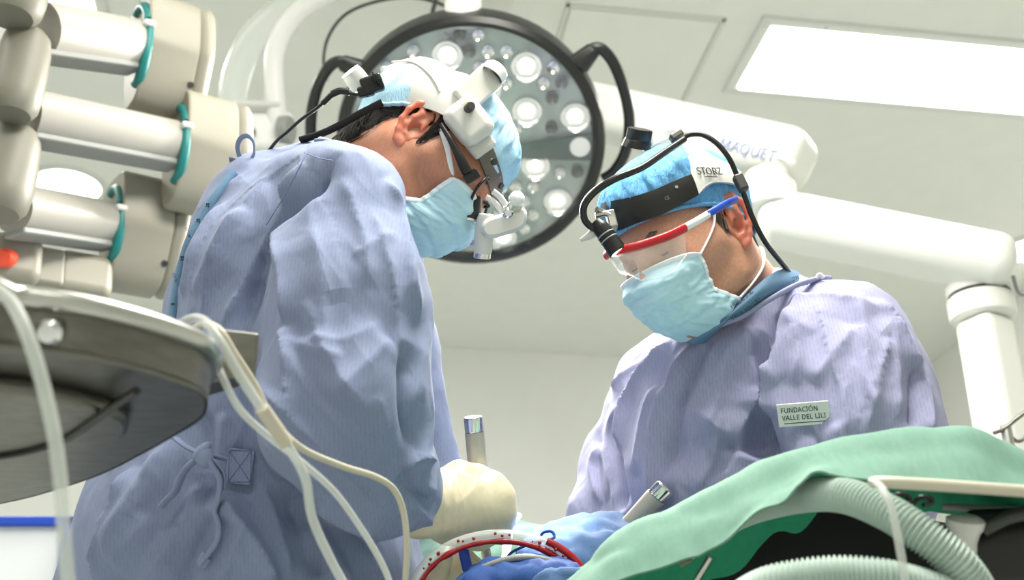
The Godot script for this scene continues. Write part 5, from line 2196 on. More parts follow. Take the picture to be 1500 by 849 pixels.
		var ld := (h.t.basis * Vector3(0.62, -0.78, -0.10 * z)).normalized()
		mb.lathe(lo, ld, [[0.0, -0.010], [0.0095, -0.008], [0.0105, 0.0], [0.012, 0.014], [0.0125, 0.020], [0.011, 0.021]], 22)
		var bar_ := part("loupe_barrel", mb, M.black, g)
		mb = MB.new()
		mb.lathe(lo, ld, [[0.011, 0.0215], [0.0105, 0.024], [0.0, 0.023]], 22)
		part("loupe_lens", mb, M.chrome, bar_)
	mb = MB.new()
	mb.tube(curve(h.t * PackedVector3Array([Vector3(0.111, 0.018, 0.008), Vector3(0.118, 0.022, 0), Vector3(0.111, 0.018, -0.008)]), 4), 0.002, 8)
	part("bridge", mb, M.black, g)
	# black neck strap of the spectacles
	mb = MB.new()
	mb.tube(curve(ats([[560, 150, 1.390], [530, 165, 1.390], [500, 182, 1.400], [470, 196, 1.415], [440, 205, 1.420]]), 6), 0.006, 10, true, false, 0.6)
	part("strap", mb, M.black_matte, g, "black cloth strap behind the neck")

func gear_b(h: Head) -> void:
	var t := thing("surgical_headlight", "black and white headband headlight with a looped cable on the right surgeon", "headlight", on_head(h, 960, 300))
	var mb := MB.new()
	plate_on_head(h, mb, [[893, 302], [920, 296], [960, 284], [1008, 263]], [[914, 335], [935, 327], [972, 314], [1017, 289]], 0.007, 0.006)
	var bb := part("brow_band", mb, M.black, t, "black brow band")
	mb = MB.new()
	for q in [[988, 280]]:
		var c := on_head(h, q[0], q[1], 0.014)
		mb.lathe(c, head_normal(h, c), [[0.0022, -0.001], [0.0020, 0.001], [0.0, 0.001]], 10)
	part("stud", mb, M.chrome, bb)
	var ce := on_head(h, 976, 294, 0.0142)
	var cn := head_normal(h, ce)
	var cx := cv(0.93, 0.36, 0.0)
	cx = (cx - cn * cx.dot(cn)).normalized()
	mb = MB.new()
	mb.join(lettering("CE", 0.0055, 0.0004), Transform3D(Basis(cx, cn.cross(cx), cn), ce))
	part("mark", mb, M.grey, bb)
	mb = MB.new()
	plate_on_head(h, mb, [[1014, 205], [1024, 225], [1042, 238], [1060, 246], [1078, 258]], [[992, 211], [1006, 240], [1014, 287], [1042, 271], [1082, 278]], 0.006, 0.004)
	var wb := part("side_band", mb, M.white, t, "white forked side band")
	var wc := on_head(h, 1032, 258, 0.0125)
	var wn := head_normal(h, wc)
	var tx := cv(0.95, 0.26, 0.0)
	tx = (tx - wn * tx.dot(wn)).normalized()
	mb = MB.new()
	mb.join(lettering("STORZ", 0.0125, 0.0006), Transform3D(Basis(tx, wn.cross(tx), wn), wc))
	part("lettering", mb, M.ink, wb)
	mb = MB.new()
	mb.rbox(wc - wn.cross(tx) * 0.0075, Vector3(0.018, 0.0010, 0.0006), 0.0002, Basis(tx, wn.cross(tx), wn))
	part("lettering", mb, M.ink_grey, wb)
	# strap over the crown with its knob
	mb = MB.new()
	plate_on_head(h, mb, [[935, 214], [955, 206], [980, 198], [1004, 200]], [[945, 226], [962, 218], [985, 210], [1006, 212]], 0.006, 0.004)
	part("crown_strap", mb, M.white, t)
	var kc := on_head(h, 938, 216, 0.008)
	mb = MB.new()
	var kn := cv(0.16, 0.95, 0.25).normalized()
	var prof := []
	mb.lathe(kc, kn, [[0.0, -0.008], [0.019, -0.006], [0.017, 0.002], [0.0155, 0.004]], 24)
	part("knob_base", mb, M.black, t)
	var star := PackedVector2Array()
	for i in 56:
		var rr := 0.0158 if i % 2 else 0.0148
		star.append(Vector2(cos(TAU * i / 56), sin(TAU * i / 56)) * rr)
	mb = MB.new()
	var kx := kn.cross(Vector3.BACK).normalized()
	mb.slab(kc + kn * 0.003, kx, kn.cross(kx), star, 0.014, 0.0012)
	part("knob", mb, M.black, t, "ridged black knob")
	# cable
	mb = MB.new()
	mb.tube(curve(ats([[1002, 204, 1.40], [975, 222, 1.37], [940, 245, 1.34], [900, 262, 1.33], [872, 280, 1.335], [856, 300, 1.34], [856, 320, 1.345], [866, 332, 1.345], [880, 338, 1.345]]), 7), 0.0042, 10)
	part("light_cable", mb, mat(Color(0.20, 0.20, 0.20), 0.22, 0.6), t, "glossy dark cable looping past the forehead")
	mb = MB.new()
	mb.tube(curve(ats([[998, 206, 1.40], [1008, 198, 1.40], [1028, 197, 1.395], [1050, 210, 1.39], [1068, 232, 1.385], [1080, 258, 1.385], [1090, 285, 1.385], [1104, 322, 1.39], [1122, 356, 1.40], [1152, 394, 1.44], [1170, 420, 1.50]]), 7), 0.0032, 10)
	part("light_cable", mb, M.black, t)
	mb = MB.new()
	mb.rbox(at(1085, 268, 1.382), Vector3(0.012, 0.022, 0.012), 0.003, Basis(Vector3.BACK, 0.35))
	part("clip", mb, M.dark_grey, t)
	mb = MB.new()
	mb.rbox(on_head(h, 992, 214, 0.014), Vector3(0.018, 0.010, 0.012), 0.003, Basis(Vector3.BACK, 0.6))
	part("clip", mb, M.dark_grey, t)
	# lamp
	var root := at(878, 330, 1.345)
	var tip := at(906, 370, 1.335)
	var dn := (tip - root).normalized()
	var ln := root.distance_to(tip)
	mb = MB.new()
	mb.lathe(root, dn, [[0.0, -0.006], [0.006, -0.006], [0.0085, 0.0], [0.0098, 0.004], [0.0098, ln * 0.35], [0.0104, ln * 0.36], [0.0104, ln * 0.5], [0.0100, ln * 0.52], [0.0112, ln * 0.95], [0.0105, ln], [0.0090, ln * 0.98]], 26)
	part("lamp_barrel", mb, M.black, t)
	mb = MB.new()
	for k in [0.33, 0.5]:
		mb.lathe(root, dn, [[0.0106, ln * k], [0.0109, ln * k + 0.0008], [0.0106, ln * k + 0.0016]], 24)
	part("lamp_ring", mb, M.grey, t)
	mb = MB.new()
	mb.lathe(root, dn, [[0.0090, ln * 0.99], [0.0, ln * 1.0]], 22)
	part("lamp_lens", mb, glow(Color(0.95, 1.0, 0.95), 2.0), t)
	var l := SpotLight3D.new()
	l.name = "headlight_beam"
	l.spot_angle = 14.0
	l.light_energy = 0.35
	l.light_size = 0.008
	l.shadow_enabled = true
	l.spot_range = 6.0
	add_child(l)
	l.look_at_from_position(tip + dn * 0.012, at(780, 810, 1.38), Vector3.RIGHT)
	mb = MB.new()
	mb.tube(ats([[872, 316, 1.35], [886, 312, 1.35], [900, 318, 1.352]]), 0.0035, 10)
	mb.rbox(at(896, 322, 1.352), Vector3(0.010, 0.022, 0.012), 0.002, Basis(Vector3.BACK, 0.2))
	mb.lathe(at(880, 309, 1.35), cv(-0.6, 0.2, 0.4), [[0.0035, -0.006], [0.0035, 0.006], [0.0, 0.006]], 12)
	part("lamp_mount", mb, M.steel, t)
	mb = MB.new()
	mb.tube(ats([[850, 352, 1.35], [862, 346, 1.35], [874, 338, 1.35]]), PackedFloat32Array([0.0022, 0.0045, 0.006]), 10)
	part("grip", mb, M.white, t)
	# goggles
	var g := thing("safety_goggles", "clear safety goggles with red brow bar and blue temple tips", "glasses", h.t * Vector3(0.11, 0.01, 0))
	var far_ := [[888, 374, 1.36], [896, 368, 1.345], [910, 366, 1.333], [932, 361, 1.328], [958, 353, 1.33], [982, 344, 1.337], [1004, 333, 1.348]]
	mb = MB.new()
	mb.tube(curve(ats(far_), 6), 0.0036, 10, true, false, 1.5, ax_u)
	part("brow_bar", mb, M.red, g, "translucent red brow bar")
	mb = MB.new()
	mb.tube(ats([[1002, 334, 1.348], [1022, 323, 1.356], [1038, 313, 1.364]]), 0.0032, 10, true, false, 1.4, ax_u)
	part("temple", mb, M.strap, g)
	mb = MB.new()
	mb.tube(curve(ats([[1036, 314, 1.363], [1052, 305, 1.372], [1066, 297, 1.385], [1078, 292, 1.40]]), 5), 0.0032, 10, true, false, 1.4, ax_u)
	part("temple_tip", mb, M.blue_plastic, g, "blue temple tip")
	mb = MB.new()
	var top := curve(ats([[888, 374, 1.36], [896, 368, 1.345], [910, 366, 1.332], [932, 361, 1.327], [958, 353, 1.329], [982, 344, 1.336], [1004, 333, 1.347]]), 5)
	var low := curve(ats([[897, 384, 1.36], [908, 398, 1.342], [922, 402, 1.33], [940, 410, 1.322], [966, 408, 1.325], [988, 396, 1.335], [1006, 372, 1.35]]), 5)
	var rows := []
	for j in 7:
		var r := PackedVector3Array()
		for i in top.size():
			r.append(top[i].lerp(low[i], j / 6.0) + cv(-0.3, 0, 1) * 0.004 * sin(PI * j / 6.0))
		rows.append(r)
	mb.sheet(rows, 0.0014)
	part("shield", mb, M.lens, g, "clear shield")
	mb = MB.new()
	mb.tube(low, 0.0011, 6)
	part("shield_edge", mb, M.clear, g)

# ---------------------------------------------------------------- operating field
func cloth(mb: MB, rows: Array, seed_: int, amp: float, freq: float, t := 0.002) -> void:
	var nz := noise(seed_, freq, 3)
	var fine := []
	var cols := []
	for r in rows:
		cols.append(curve(r, 6))
	var w: int = cols[0].size()
	for i in w:
		var c := PackedVector3Array()
		for r in cols:
			c.append(r[i])
		fine.append(curve(c, 8))
	var g := MB.new()
	g.grid(fine)
	var k := 0
	for j in fine.size():
		for i in fine[j].size():
			var p: Vector3 = fine[j][i]
			var a := nz.get_noise_3dv(p)
			fine[j][i] = p + g.n[k] * (0.4 - absf(a) * 1.8) * amp
			k += 1
	mb.sheet(fine, t)

func build_patient_field() -> void:
	# draped table under the field
	var c := at(760, 900, 1.50)
	var t := thing("operating_table", "operating table draped in green under the surgical field", "operating table", Vector3(c.x, 0, c.z))
	var mb := MB.new()
	mb.rbox(Vector3(0.005, 0.86, c.z - 0.2), Vector3(0.17, 0.08, 1.0), 0.02)
	part("table_top", mb, M.steel_dull, t)
	mb = MB.new()
	mb.lathe(Vector3(0.005, 0, c.z - 0.25), Vector3.UP, [[0.08, 0.0], [0.08, 0.05], [0.05, 0.09], [0.05, 0.83]], 24)
	part("pedestal", mb, M.steel_dull, t)
	mb = MB.new()
	var rows := []
	for q in [[0.31, 0.50], [0.29, 0.92], [0.21, 1.0], [0.08, 1.03], [-0.2, 1.04], [-0.5, 1.0], [-0.69, 0.9], [-0.72, 0.5]]:
		var r := PackedVector3Array()
		for x in [-0.095, -0.085, -0.05, 0.05, 0.085, 0.1]:
			r.append(Vector3(0.005 + x, q[1] - (0.3 if absf(x) > 0.09 else 0.0), c.z + q[0] - 0.02))
		rows.append(r)
	cloth(mb, rows, 60, 0.010, 5.0)
	part("drape", mb, M.drape, t, "green drape over the patient")
	# green folds seen behind the ring
	mb = MB.new()
	cloth(mb, [ats([[606, 800, 1.60], [640, 778, 1.58], [700, 772, 1.58], [760, 764, 1.58], [810, 775, 1.58], [850, 800, 1.58]]), ats([[606, 830, 1.54], [640, 812, 1.52], [700, 808, 1.52], [760, 792, 1.52], [810, 800, 1.52], [850, 820, 1.52]]), ats([[606, 870, 1.50], [640, 860, 1.48], [700, 850, 1.48], [760, 840, 1.48], [810, 845, 1.48], [850, 860, 1.48]]), ats([[606, 930, 1.50], [640, 930, 1.48], [700, 930, 1.48], [760, 930, 1.48], [810, 930, 1.48], [850, 930, 1.48]])], 61, 0.006, 9.0)
	part("drape_fold", mb, M.drape, t)
	# light blue cover
	var b := thing("blue_drape", "light blue woven cover heaped behind the green drape", "drape", at(850, 860, 1.36))
	mb = MB.new()
	cloth(mb, [ats([[756, 830, 1.46], [790, 790, 1.46], [830, 768, 1.46], [880, 760, 1.47], [930, 768, 1.48], [990, 790, 1.49]]), ats([[758, 800, 1.40], [800, 768, 1.40], [845, 757, 1.40], [890, 756, 1.40], [935, 766, 1.41], [990, 786, 1.42]]), ats([[762, 812, 1.35], [800, 790, 1.34], [845, 784, 1.33], [890, 782, 1.33], [935, 790, 1.34], [990, 806, 1.36]]), ats([[762, 835, 1.32], [800, 822, 1.30], [845, 822, 1.29], [890, 826, 1.29], [935, 832, 1.30], [990, 842, 1.32]]), ats([[762, 900, 1.31], [800, 900, 1.29], [845, 900, 1.28], [890, 900, 1.28], [935, 900, 1.29], [990, 900, 1.31]])], 62, 0.010, 14.0)
	part("sheet", mb, M.blue_cloth, b)
	# deep blue bundle in front
	var d := thing("blue_towel", "deep blue towel bundled in front of the clear ring", "towel", at(760, 870, 1.24))
	mb = MB.new()
	cloth(mb, [ats([[660, 868, 1.30], [690, 836, 1.29], [730, 824, 1.28], [790, 818, 1.28], [835, 822, 1.28], [860, 850, 1.29]]), ats([[655, 862, 1.26], [690, 832, 1.25], [730, 822, 1.24], [790, 816, 1.24], [838, 822, 1.24], [862, 852, 1.25]]), ats([[655, 880, 1.23], [690, 856, 1.21], [730, 848, 1.20], [790, 840, 1.20], [838, 846, 1.20], [862, 870, 1.22]]), ats([[655, 930, 1.22], [690, 930, 1.20], [730, 930, 1.19], [790, 930, 1.19], [838, 930, 1.19], [862, 930, 1.21]])], 63, 0.008, 16.0)
	part("cloth", mb, M.blue_deep, d)
	mb = MB.new()
	cloth(mb, [ats([[762, 852, 1.22], [800, 836, 1.205], [845, 832, 1.20], [880, 845, 1.22]]), ats([[762, 862, 1.20], [800, 846, 1.19], [845, 842, 1.185], [880, 856, 1.20]]), ats([[762, 920, 1.19], [800, 920, 1.18], [845, 920, 1.175], [880, 920, 1.19]])], 64, 0.006, 18.0)
	part("cloth_fold", mb, M.blue_cloth, d)
	# clear ring with blood in it
	var rc := at(733, 872, 1.245)
	var ru := at(860, 872, 1.245) - rc
	var rv := at(733, 784, 1.275) - rc
	var ri := thing("retractor_ring", "clear plastic wound retractor ring stained with blood", "ring", rc)
	mb = MB.new()
	mb.tube(ring(rc, ru, rv, 72), 0.0068, 14, false, true)
	part("tube_ring", mb, M.acrylic, ri)
	mb = MB.new()
	var arc := PackedVector3Array()
	var rad := PackedFloat32Array()
	var nz := noise(66, 6.0, 2)
	for i in 60:
		var a := deg_to_rad(lerpf(12, 172, i / 59.0))
		arc.append(rc + ru * 0.965 * cos(a) + rv * 0.965 * sin(a) + cv(0, -0.003, 0.004))
		rad.append(0.0030 + nz.get_noise_1d(i * 0.014) * 0.0024)
	mb.tube(arc, rad, 10)
	part("blood", mb, M.blood, ri, "streak of blood along the inside")
	mb = MB.new()
	var arc2 := PackedVector3Array()
	for i in 20:
		var a := deg_to_rad(lerpf(14, 58, i / 19.0))
		arc2.append(rc + ru * 1.03 * cos(a) + rv * 1.03 * sin(a) + cv(0, 0.003, 0.005))
	mb.tube(arc2, 0.0042, 10)
	part("blood", mb, M.blood, ri)
	var rng := RandomNumberGenerator.new()
	rng.seed = 67
	for i in 22:
		var a := deg_to_rad(rng.randf_range(15, 165))
		mb = MB.new()
		mb.ball(rc + ru * 1.0 * cos(a) + rv * 1.0 * sin(a) + cv(rng.randf_range(-0.002, 0.002), rng.randf_range(0.0, 0.004), 0.0078), Vector3.ONE * rng.randf_range(0.0008, 0.0022), Basis.IDENTITY, 8)
		part("blood_drop", mb, M.blood, ri)
	# metal retractor handles
	for q in [[[693, 610], [714, 830], 1.365, 1.375, 0.0112, "knurled metal retractor handle standing up out of the gloved fist"], [[976, 710], [905, 790], 1.385, 1.40, 0.0125, "knurled metal retractor handle leaning beside the right surgeon's chest"]]:
		var a := at(q[0][0], q[0][1], q[2])
		var e := at(q[1][0], q[1][1], q[3])
		var dir := (a - e).normalized()
		var ln := a.distance_to(e)
		var r: float = q[4]
		var o := thing("metal_retractor", q[5], "instrument", e, "retractor handles")
		mb = MB.new()
		mb.lathe(e, dir, [[0.0, 0.0], [r * 0.5, 0.0], [r * 0.5, ln * 0.2], [r, ln * 0.24], [r, ln - 0.019], [r * 0.97, ln - 0.0175]], 28)
		part("grip", mb, M.knurled, o)
		mb = MB.new()
		mb.lathe(e, dir, [[r * 0.90, ln - 0.018], [r * 0.98, ln - 0.016], [r * 0.98, ln - 0.002], [r * 0.86, ln], [0.0, ln]], 28)
		part("end_cap", mb, M.chrome, o, "polished end cap")
		mb = MB.new()
		bar(mb, e - dir * 0.05, e + dir * 0.005, 0.004, 0.014, 0.0015)
		part("blade", mb, M.chrome, o)
	# white lit blade beside the fist
	var wb := thing("light_blade", "white lighted blade standing between glove and blue cover", "instrument", at(742, 790, 1.39))
	mb = MB.new()
	mb.rbox(at(744, 788, 1.39), Vector3(0.011, 0.075, 0.006), 0.0025, Basis(Vector3.BACK, -0.12))
	part("blade", mb, M.white_gloss, wb)
	mb = MB.new()
	mb.tube(curve(ats([[752, 768, 1.39], [762, 756, 1.39], [754, 752, 1.39], [746, 758, 1.39]]), 5), 0.0022, 8)
	part("hook", mb, M.white_gloss, wb)
	# wires and leads on the field
	var gw := thing("grey_lead", "grey cable lying across the deep blue towel", "cable", at(740, 835, 1.235))
	mb = MB.new()
	mb.tube(curve(ats([[668, 858, 1.245], [690, 842, 1.235], [716, 828, 1.23], [748, 818, 1.228], [776, 816, 1.228], [800, 820, 1.232], [815, 824, 1.24]]), 7), 0.0036, 10)
	part("lead", mb, M.grey, gw)
	var bw := thing("blue_lead", "thin dark blue lead curling over the ring", "cable", at(780, 800, 1.30))
	mb = MB.new()
	mb.tube(curve(ats([[742, 818, 1.28], [750, 808, 1.28], [772, 798, 1.28], [790, 792, 1.285], [804, 790, 1.29], [812, 786, 1.30], [808, 778, 1.305], [797, 779, 1.31], [792, 784, 1.31]]), 7), 0.0016, 8)
	part("lead", mb, M.blue_deep, bw)
	var bc := thing("blue_clip", "small blue clip held between gloved fingers", "clip", at(682, 822, 1.33))
	mb = MB.new()
	mb.rbox(at(682, 820, 1.325), Vector3(0.012, 0.026, 0.008), 0.003, Basis(Vector3.BACK, 0.25))
	part("body", mb, M.blue_plastic, bc)

# ---------------------------------------------------------------- steel tray at the left
func build_tray() -> void:
	var y0 := 1.125
	var t := thing("instrument_tray", "stainless steel instrument tray seen from below at the left edge", "tray", level(100, 620, y0))
	var px := [[-160, 478], [0, 506], [110, 520], [200, 540], [262, 560], [292, 574], [304, 590], [296, 612], [260, 636], [210, 664], [150, 694], [80, 718], [0, 738], [-160, 765]]
	var o := level(100, 620, y0)
	var poly := []
	for q in px:
		var w := level(q[0], q[1], y0) - o
		poly.append([w.x, -w.z])
	var out := curve2(poly, 4)
	var mb := MB.new()
	mb.slab(o, Vector3.RIGHT, Vector3.FORWARD, out, 0.006, 0.002)
	part("floor_plate", mb, M.steel_dull, t)
	# recessed inner pan
	mb = MB.new()
	var inner := PackedVector2Array()
	var mid := Vector2.ZERO
	for q in out:
		mid += q
	mid /= out.size()
	for q in out:
		inner.append(mid + (q - mid) * 0.72 + Vector2(-0.03, 0.0))
	mb.slab(o - Vector3(0, 0.012, 0), Vector3.RIGHT, Vector3.FORWARD, inner, 0.012, 0.003)
	part("pan", mb, M.steel_dull, t)
	# side wall and rolled rim
	var wall := PackedVector3Array()
	var rim := PackedVector3Array()
	var low := PackedVector3Array()
	for q in out:
		var p := o + Vector3(q.x, 0, -q.y)
		low.append(p)
		wall.append(p + Vector3(0, 0.031, 0))
		rim.append(p + Vector3(0, 0.034, 0))
	mb = MB.new()
	mb.grid([low, wall], true, false, true)
	part("side_wall", mb, M.steel_dull, t)
	mb = MB.new()
	mb.tube(rim, 0.0075, 12, false, true)
	part("rim", mb, M.steel, t, "rolled bright rim")
	mb = MB.new()
	var bolt := at(75, 486, 0.745)
	mb.lathe(bolt, cv(0, -0.1, 1), [[0.0085, -0.02], [0.0085, 0.004], [0.006, 0.007], [0.0, 0.0075]], 18)
	part("bolt", mb, M.chrome, t)
	# bracket plate at the corner
	mb = MB.new()
	mb.rbox(at(348, 522, 0.93), Vector3(0.030, 0.040, 0.012), 0.003, Basis(Vector3.UP, 0.3))
	part("bracket", mb, M.steel_dull, t)
	mb = MB.new()
	bar(mb, at(352, 545, 0.94), at(250, 575, 0.92), 0.014, 0.03, 0.003)
	part("bracket_arm", mb, M.steel_dull, t)
	# dark gasket line under the pan
	mb = MB.new()
	var gk := PackedVector3Array()
	for q in [[200, 572], [150, 606], [100, 640], [60, 656], [0, 668], [-100, 680]]:
		gk.append(level(q[0], q[1], y0 - 0.013))
	mb.tube(curve(gk, 6), 0.003, 8)
	part("gasket", mb, M.black, t)
	# pole that carries it
	var b := level(-90, 640, y0)
	mb = MB.new()
	mb.lathe(Vector3(b.x, 0, b.z), Vector3.UP, [[0.16, 0.0], [0.16, 0.02], [0.03, 0.04], [0.018, 0.06], [0.018, y0]], 20)
	part("stand_pole", mb, M.steel, t)
	# clear and white lines draped over the rim
	var lines := [
		["suction_tube", "clear tube falling from the tray rim across the gown to the lower edge", M.tubing, 0.0036, [[240, 500, 0.97], [268, 472, 0.92], [296, 468, 0.87], [322, 500, 0.85], [350, 548, 0.86], [385, 600, 0.87], [420, 650, 0.88], [447, 700, 0.90], [458, 760, 0.92], [490, 830, 0.94], [520, 880, 0.95]]],
		["monitoring_lead", "cream lead nearest the sleeve, bending down beside the glove", M.tube_cream, 0.0029, [[262, 505, 0.99], [290, 478, 0.95], [318, 480, 0.90], [345, 520, 0.90], [372, 562, 0.91], [398, 612, 0.92], [440, 655, 0.95], [500, 682, 1.0], [550, 698, 1.03], [578, 718, 1.05], [592, 755, 1.06], [596, 810, 1.06], [592, 870, 1.06]]],
		["drain_line", "thin clear line bowing low between the other two tubes", M.tubing, 0.0027, [[250, 520, 0.97], [280, 492, 0.93], [304, 500, 0.885], [326, 552, 0.87], [352, 600, 0.88], [395, 640, 0.90], [440, 675, 0.92], [490, 720, 0.95], [530, 775, 0.97], [562, 830, 0.98], [580, 880, 0.98]]],
		["infusion_line", "pale line hanging straight down over the tray's near edge", M.tubing, 0.0040, [[-5, 424, 0.70], [18, 445, 0.69], [40, 490, 0.68], [62, 560, 0.68], [80, 640, 0.68], [90, 720, 0.68], [94, 790, 0.68], [102, 870, 0.69]]]]
	for q in lines:
		var path := curve(ats(q[4]), 8)
		var l := thing(q[0], q[1], "tube", path[0], "lines hanging from the tray")
		mb = MB.new()
		mb.tube(path, q[3], 12)
		part("line", mb, q[2], l)
		if q[0] == "suction_tube":
			mb = MB.new()
			mb.tube(curve(ats([[384, 598, 0.868], [402, 624, 0.874], [420, 650, 0.88]]), 4), 0.0056, 12)
			part("connector", mb, M.tube_cream, l)

# ---------------------------------------------------------------- draped machine at the lower right
func build_machine() -> void:
	var m := thing("anesthesia_stand", "black machine body under the green drape at the lower right", "medical machine", at(1290, 860, 1.12))
	var mb := MB.new()
	var o := at(1270, 860, 1.13)
	var outl := []
	for q in [[1012, 900], [1030, 842], [1060, 796], [1100, 764], [1150, 744], [1210, 736], [1280, 740], [1350, 752], [1420, 765], [1500, 770], [1560, 775], [1560, 980], [1012, 980]]:
		outl.append([(q[0] - 1270) * 1.13 / FOCAL, (860 - q[1]) * 1.13 / FOCAL])
	var pts := PackedVector2Array()
	for q in outl:
		pts.append(Vector2(q[0], q[1]))
	var bx := Vector3.RIGHT
	mb.slab(o - Vector3(0, 0, 0.05), bx, Vector3.UP, pts, 0.05, 0.006)
	part("hood", mb, M.black_matte, m)
	mb = MB.new()
	mb.rbox(Vector3(o.x + 0.02, o.y - 0.42, o.z - 0.025), Vector3(0.32, 0.7, 0.05), 0.02)
	part("cabinet", mb, M.charcoal, m)
	mb = MB.new()
	mb.rbox(at(1478, 806, 0.985), Vector3(0.065, 0.062, 0.05), 0.006, Basis(Vector3.UP, -0.2))
	part("monitor_box", mb, M.black, m)
	mb = MB.new()
	mb.tube(curve(ats([[1440, 776, 0.96], [1470, 760, 0.955], [1500, 752, 0.95], [1540, 748, 0.95]]), 5), 0.006, 12)
	part("rail", mb, M.dark_grey, m)
	mb = MB.new()
	mb.tube(ats([[1380, 742, 1.03], [1540, 748, 1.02]]), 0.003, 8)
	part("edge_strip", mb, M.grey, m)
	mb = MB.new()
	mb.lathe(at(1412, 800, 0.965), cv(0.05, 1, 0.05), [[0.011, -0.012], [0.010, 0.004], [0.012, 0.012], [0.0150, 0.016], [0.0155, 0.022], [0.010, 0.025], [0.0, 0.025]], 24)
	part("port", mb, M.white, m, "white hose port")
	mb = MB.new()
	mb.tube(ats([[1020, 850, 1.05], [1040, 815, 1.045]]), 0.003, 8)
	part("latch", mb, M.steel, m)
	# green drape: back, ridge, front flap and hem
	var d := thing("green_drape", "large green drape thrown over the machine at the lower right", "drape", at(1200, 700, 0.98))
	mb = MB.new()
	var xs := [[800, 893, 893, 905], [850, 845, 850, 875], [905, 788, 806, 850], [1000, 741, 768, 822], [1060, 712, 745, 795], [1110, 686, 722, 752], [1150, 670, 706, 736], [1190, 656, 684, 694], [1235, 647, 676, 698], [1300, 637, 668, 708], [1380, 629, 664, 714], [1435, 633, 668, 718], [1480, 655, 690, 722], [1530, 690, 712, 728]]
	var back := []
	var top := []
	var front := []
	var hem := []
	for q in xs:
		var k: float = (q[0] - 800) / 730.0
		var dd := lerpf(1.06, 0.95, k)
		back.append([q[0] + 10, q[1] + 90, dd + 0.22])
		top.append([q[0], q[1], dd + 0.06])
		front.append([q[0], q[2], dd])
		hem.append([q[0], q[3], dd - 0.035])
	cloth(mb, [ats(back), ats(top), ats(front), ats(hem)], 70, 0.004, 8.0)
	part("cloth", mb, M.drape, d)
	# its lining layer a little deeper in
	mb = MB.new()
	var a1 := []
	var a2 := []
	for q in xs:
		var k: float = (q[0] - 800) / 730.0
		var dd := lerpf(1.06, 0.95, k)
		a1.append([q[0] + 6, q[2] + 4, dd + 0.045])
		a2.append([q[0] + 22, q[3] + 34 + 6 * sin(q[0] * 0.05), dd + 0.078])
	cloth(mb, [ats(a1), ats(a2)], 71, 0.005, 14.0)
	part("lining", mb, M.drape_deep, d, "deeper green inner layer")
	mb = MB.new()
	mb.rbox(at(1002, 818, 1.0), Vector3(0.012, 0.010, 0.003), 0.001, Basis(Vector3.BACK, 0.5))
	part("tab", mb, mat(Color(0.42, 0.47, 0.36), 0.7), d)
	# corrugated hoses
	var hoses := [["corrugated hose arching out from under the green drape", [[1005, 800, 1.10], [1050, 768, 1.075], [1092, 746, 1.05], [1140, 732, 1.025], [1190, 724, 1.0], [1240, 726, 0.955], [1300, 750, 0.92], [1350, 782, 0.90], [1400, 822, 0.89], [1430, 862, 0.89], [1450, 910, 0.89]], 26.0], ["corrugated hose lying lowest along the bottom edge", [[1070, 892, 0.92], [1120, 862, 0.90], [1180, 848, 0.89], [1240, 844, 0.885], [1300, 850, 0.88], [1360, 866, 0.88], [1420, 892, 0.88]], 28.0]]
	for q in hoses:
		var path := curve(ats(q[1]), 10)
		# even spacing along the path, then a ridge every 3 mm
		var even := PackedVector3Array()
		var rad := PackedFloat32Array()
		var left := 0.0
		var k := 0
		for i in path.size() - 1:
			var s := path[i].distance_to(path[i + 1])
			while left < s:
				even.append(path[i].lerp(path[i + 1], left / s))
				rad.append((q[2] * 0.91 / FOCAL) * (1.0 + (0.08 if k % 4 < 2 else -0.08)))
				k += 1
				left += 0.0009
			left -= s
		var h := thing("breathing_hose", q[0], "hose", even[even.size() / 2], "corrugated breathing hoses")
		mb = MB.new()
		mb.tube(even, rad, 20)
		part("corrugated_tube", mb, M.hose, h)
	# rail across the front and the thin line hung on it
	var r := thing("rail_rod", "cream rod running off the right edge below the drape", "rod", at(1400, 715, 0.88))
	mb = MB.new()
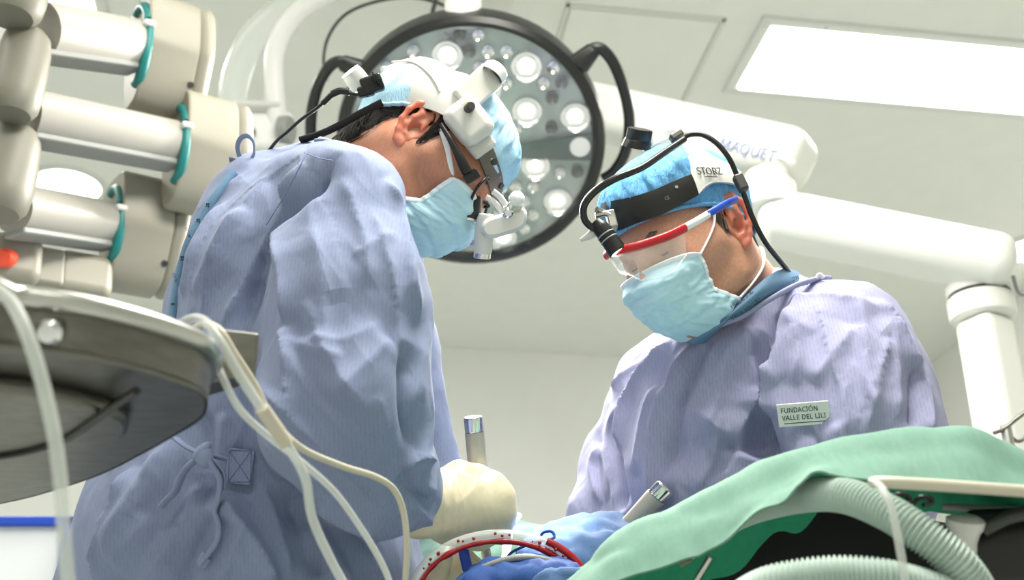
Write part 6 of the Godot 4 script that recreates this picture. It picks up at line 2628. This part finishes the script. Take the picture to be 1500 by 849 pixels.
	mb.tube(curve(ats([[1276, 706, 0.90], [1300, 706, 0.885], [1400, 712, 0.88], [1540, 722, 0.875]]), 6), PackedFloat32Array([0.0028, 0.0036, 0.0042, 0.0045, 0.0045, 0.0045, 0.0045, 0.0045, 0.0045, 0.0045, 0.0045, 0.0045, 0.0045, 0.0045, 0.0045, 0.0045, 0.0045, 0.0045, 0.0045]), 12)
	part("rod", mb, M.tube_cream, r)
	var s := thing("sampling_line", "thin clear line hanging in front of the corrugated hoses", "tube", at(1285, 708, 0.87))
	mb = MB.new()
	mb.tube(curve(ats([[1280, 704, 0.89], [1294, 718, 0.87], [1306, 745, 0.86], [1315, 785, 0.855], [1322, 825, 0.855], [1328, 870, 0.855]]), 7), 0.0032, 10)
	part("line", mb, M.tubing, s)
	# dark clips on the lining
	for q in [[1318, 727], [1352, 731]]:
		var c := thing("drape_clip", "black wire clip on the drape under the cream rod, " + ("nearer the hose bend" if q[0] == 1318 else "farther right"), "clip", at(q[0], q[1], 0.93))
		mb = MB.new()
		mb.tube(curve(ats([[q[0] - 14, q[1] + 6, 0.94], [q[0] - 4, q[1] - 3, 0.935], [q[0] + 10, q[1] - 2, 0.935], [q[0] + 14, q[1] + 5, 0.935], [q[0], q[1] + 8, 0.93]]), 5), 0.002, 8)
		part("wire", mb, M.black, c)
	# hooks of a drip stand behind
	var st := at(1476, 640, 1.9)
	var dp := thing("drip_stand", "small metal drip stand hooks above the green drape at the right edge", "drip stand", Vector3(st.x, 0, st.z))
	mb = MB.new()
	mb.lathe(Vector3(st.x, 0, st.z), Vector3.UP, [[0.2, 0.0], [0.2, 0.02], [0.02, 0.05], [0.009, 0.07], [0.009, st.y + 0.02], [0.0, st.y + 0.022]], 18)
	part("pole", mb, M.steel, dp)
	mb = MB.new()
	mb.tube(curve(ats([[1455, 634, 1.9], [1470, 628, 1.9], [1490, 612, 1.9], [1512, 596, 1.9]]), 5), 0.0035, 8)
	mb.tube(curve(ats([[1476, 634, 1.9], [1490, 646, 1.9], [1502, 640, 1.9], [1506, 622, 1.9]]), 5), 0.003, 8)
	part("hook", mb, M.steel_dull, dp)
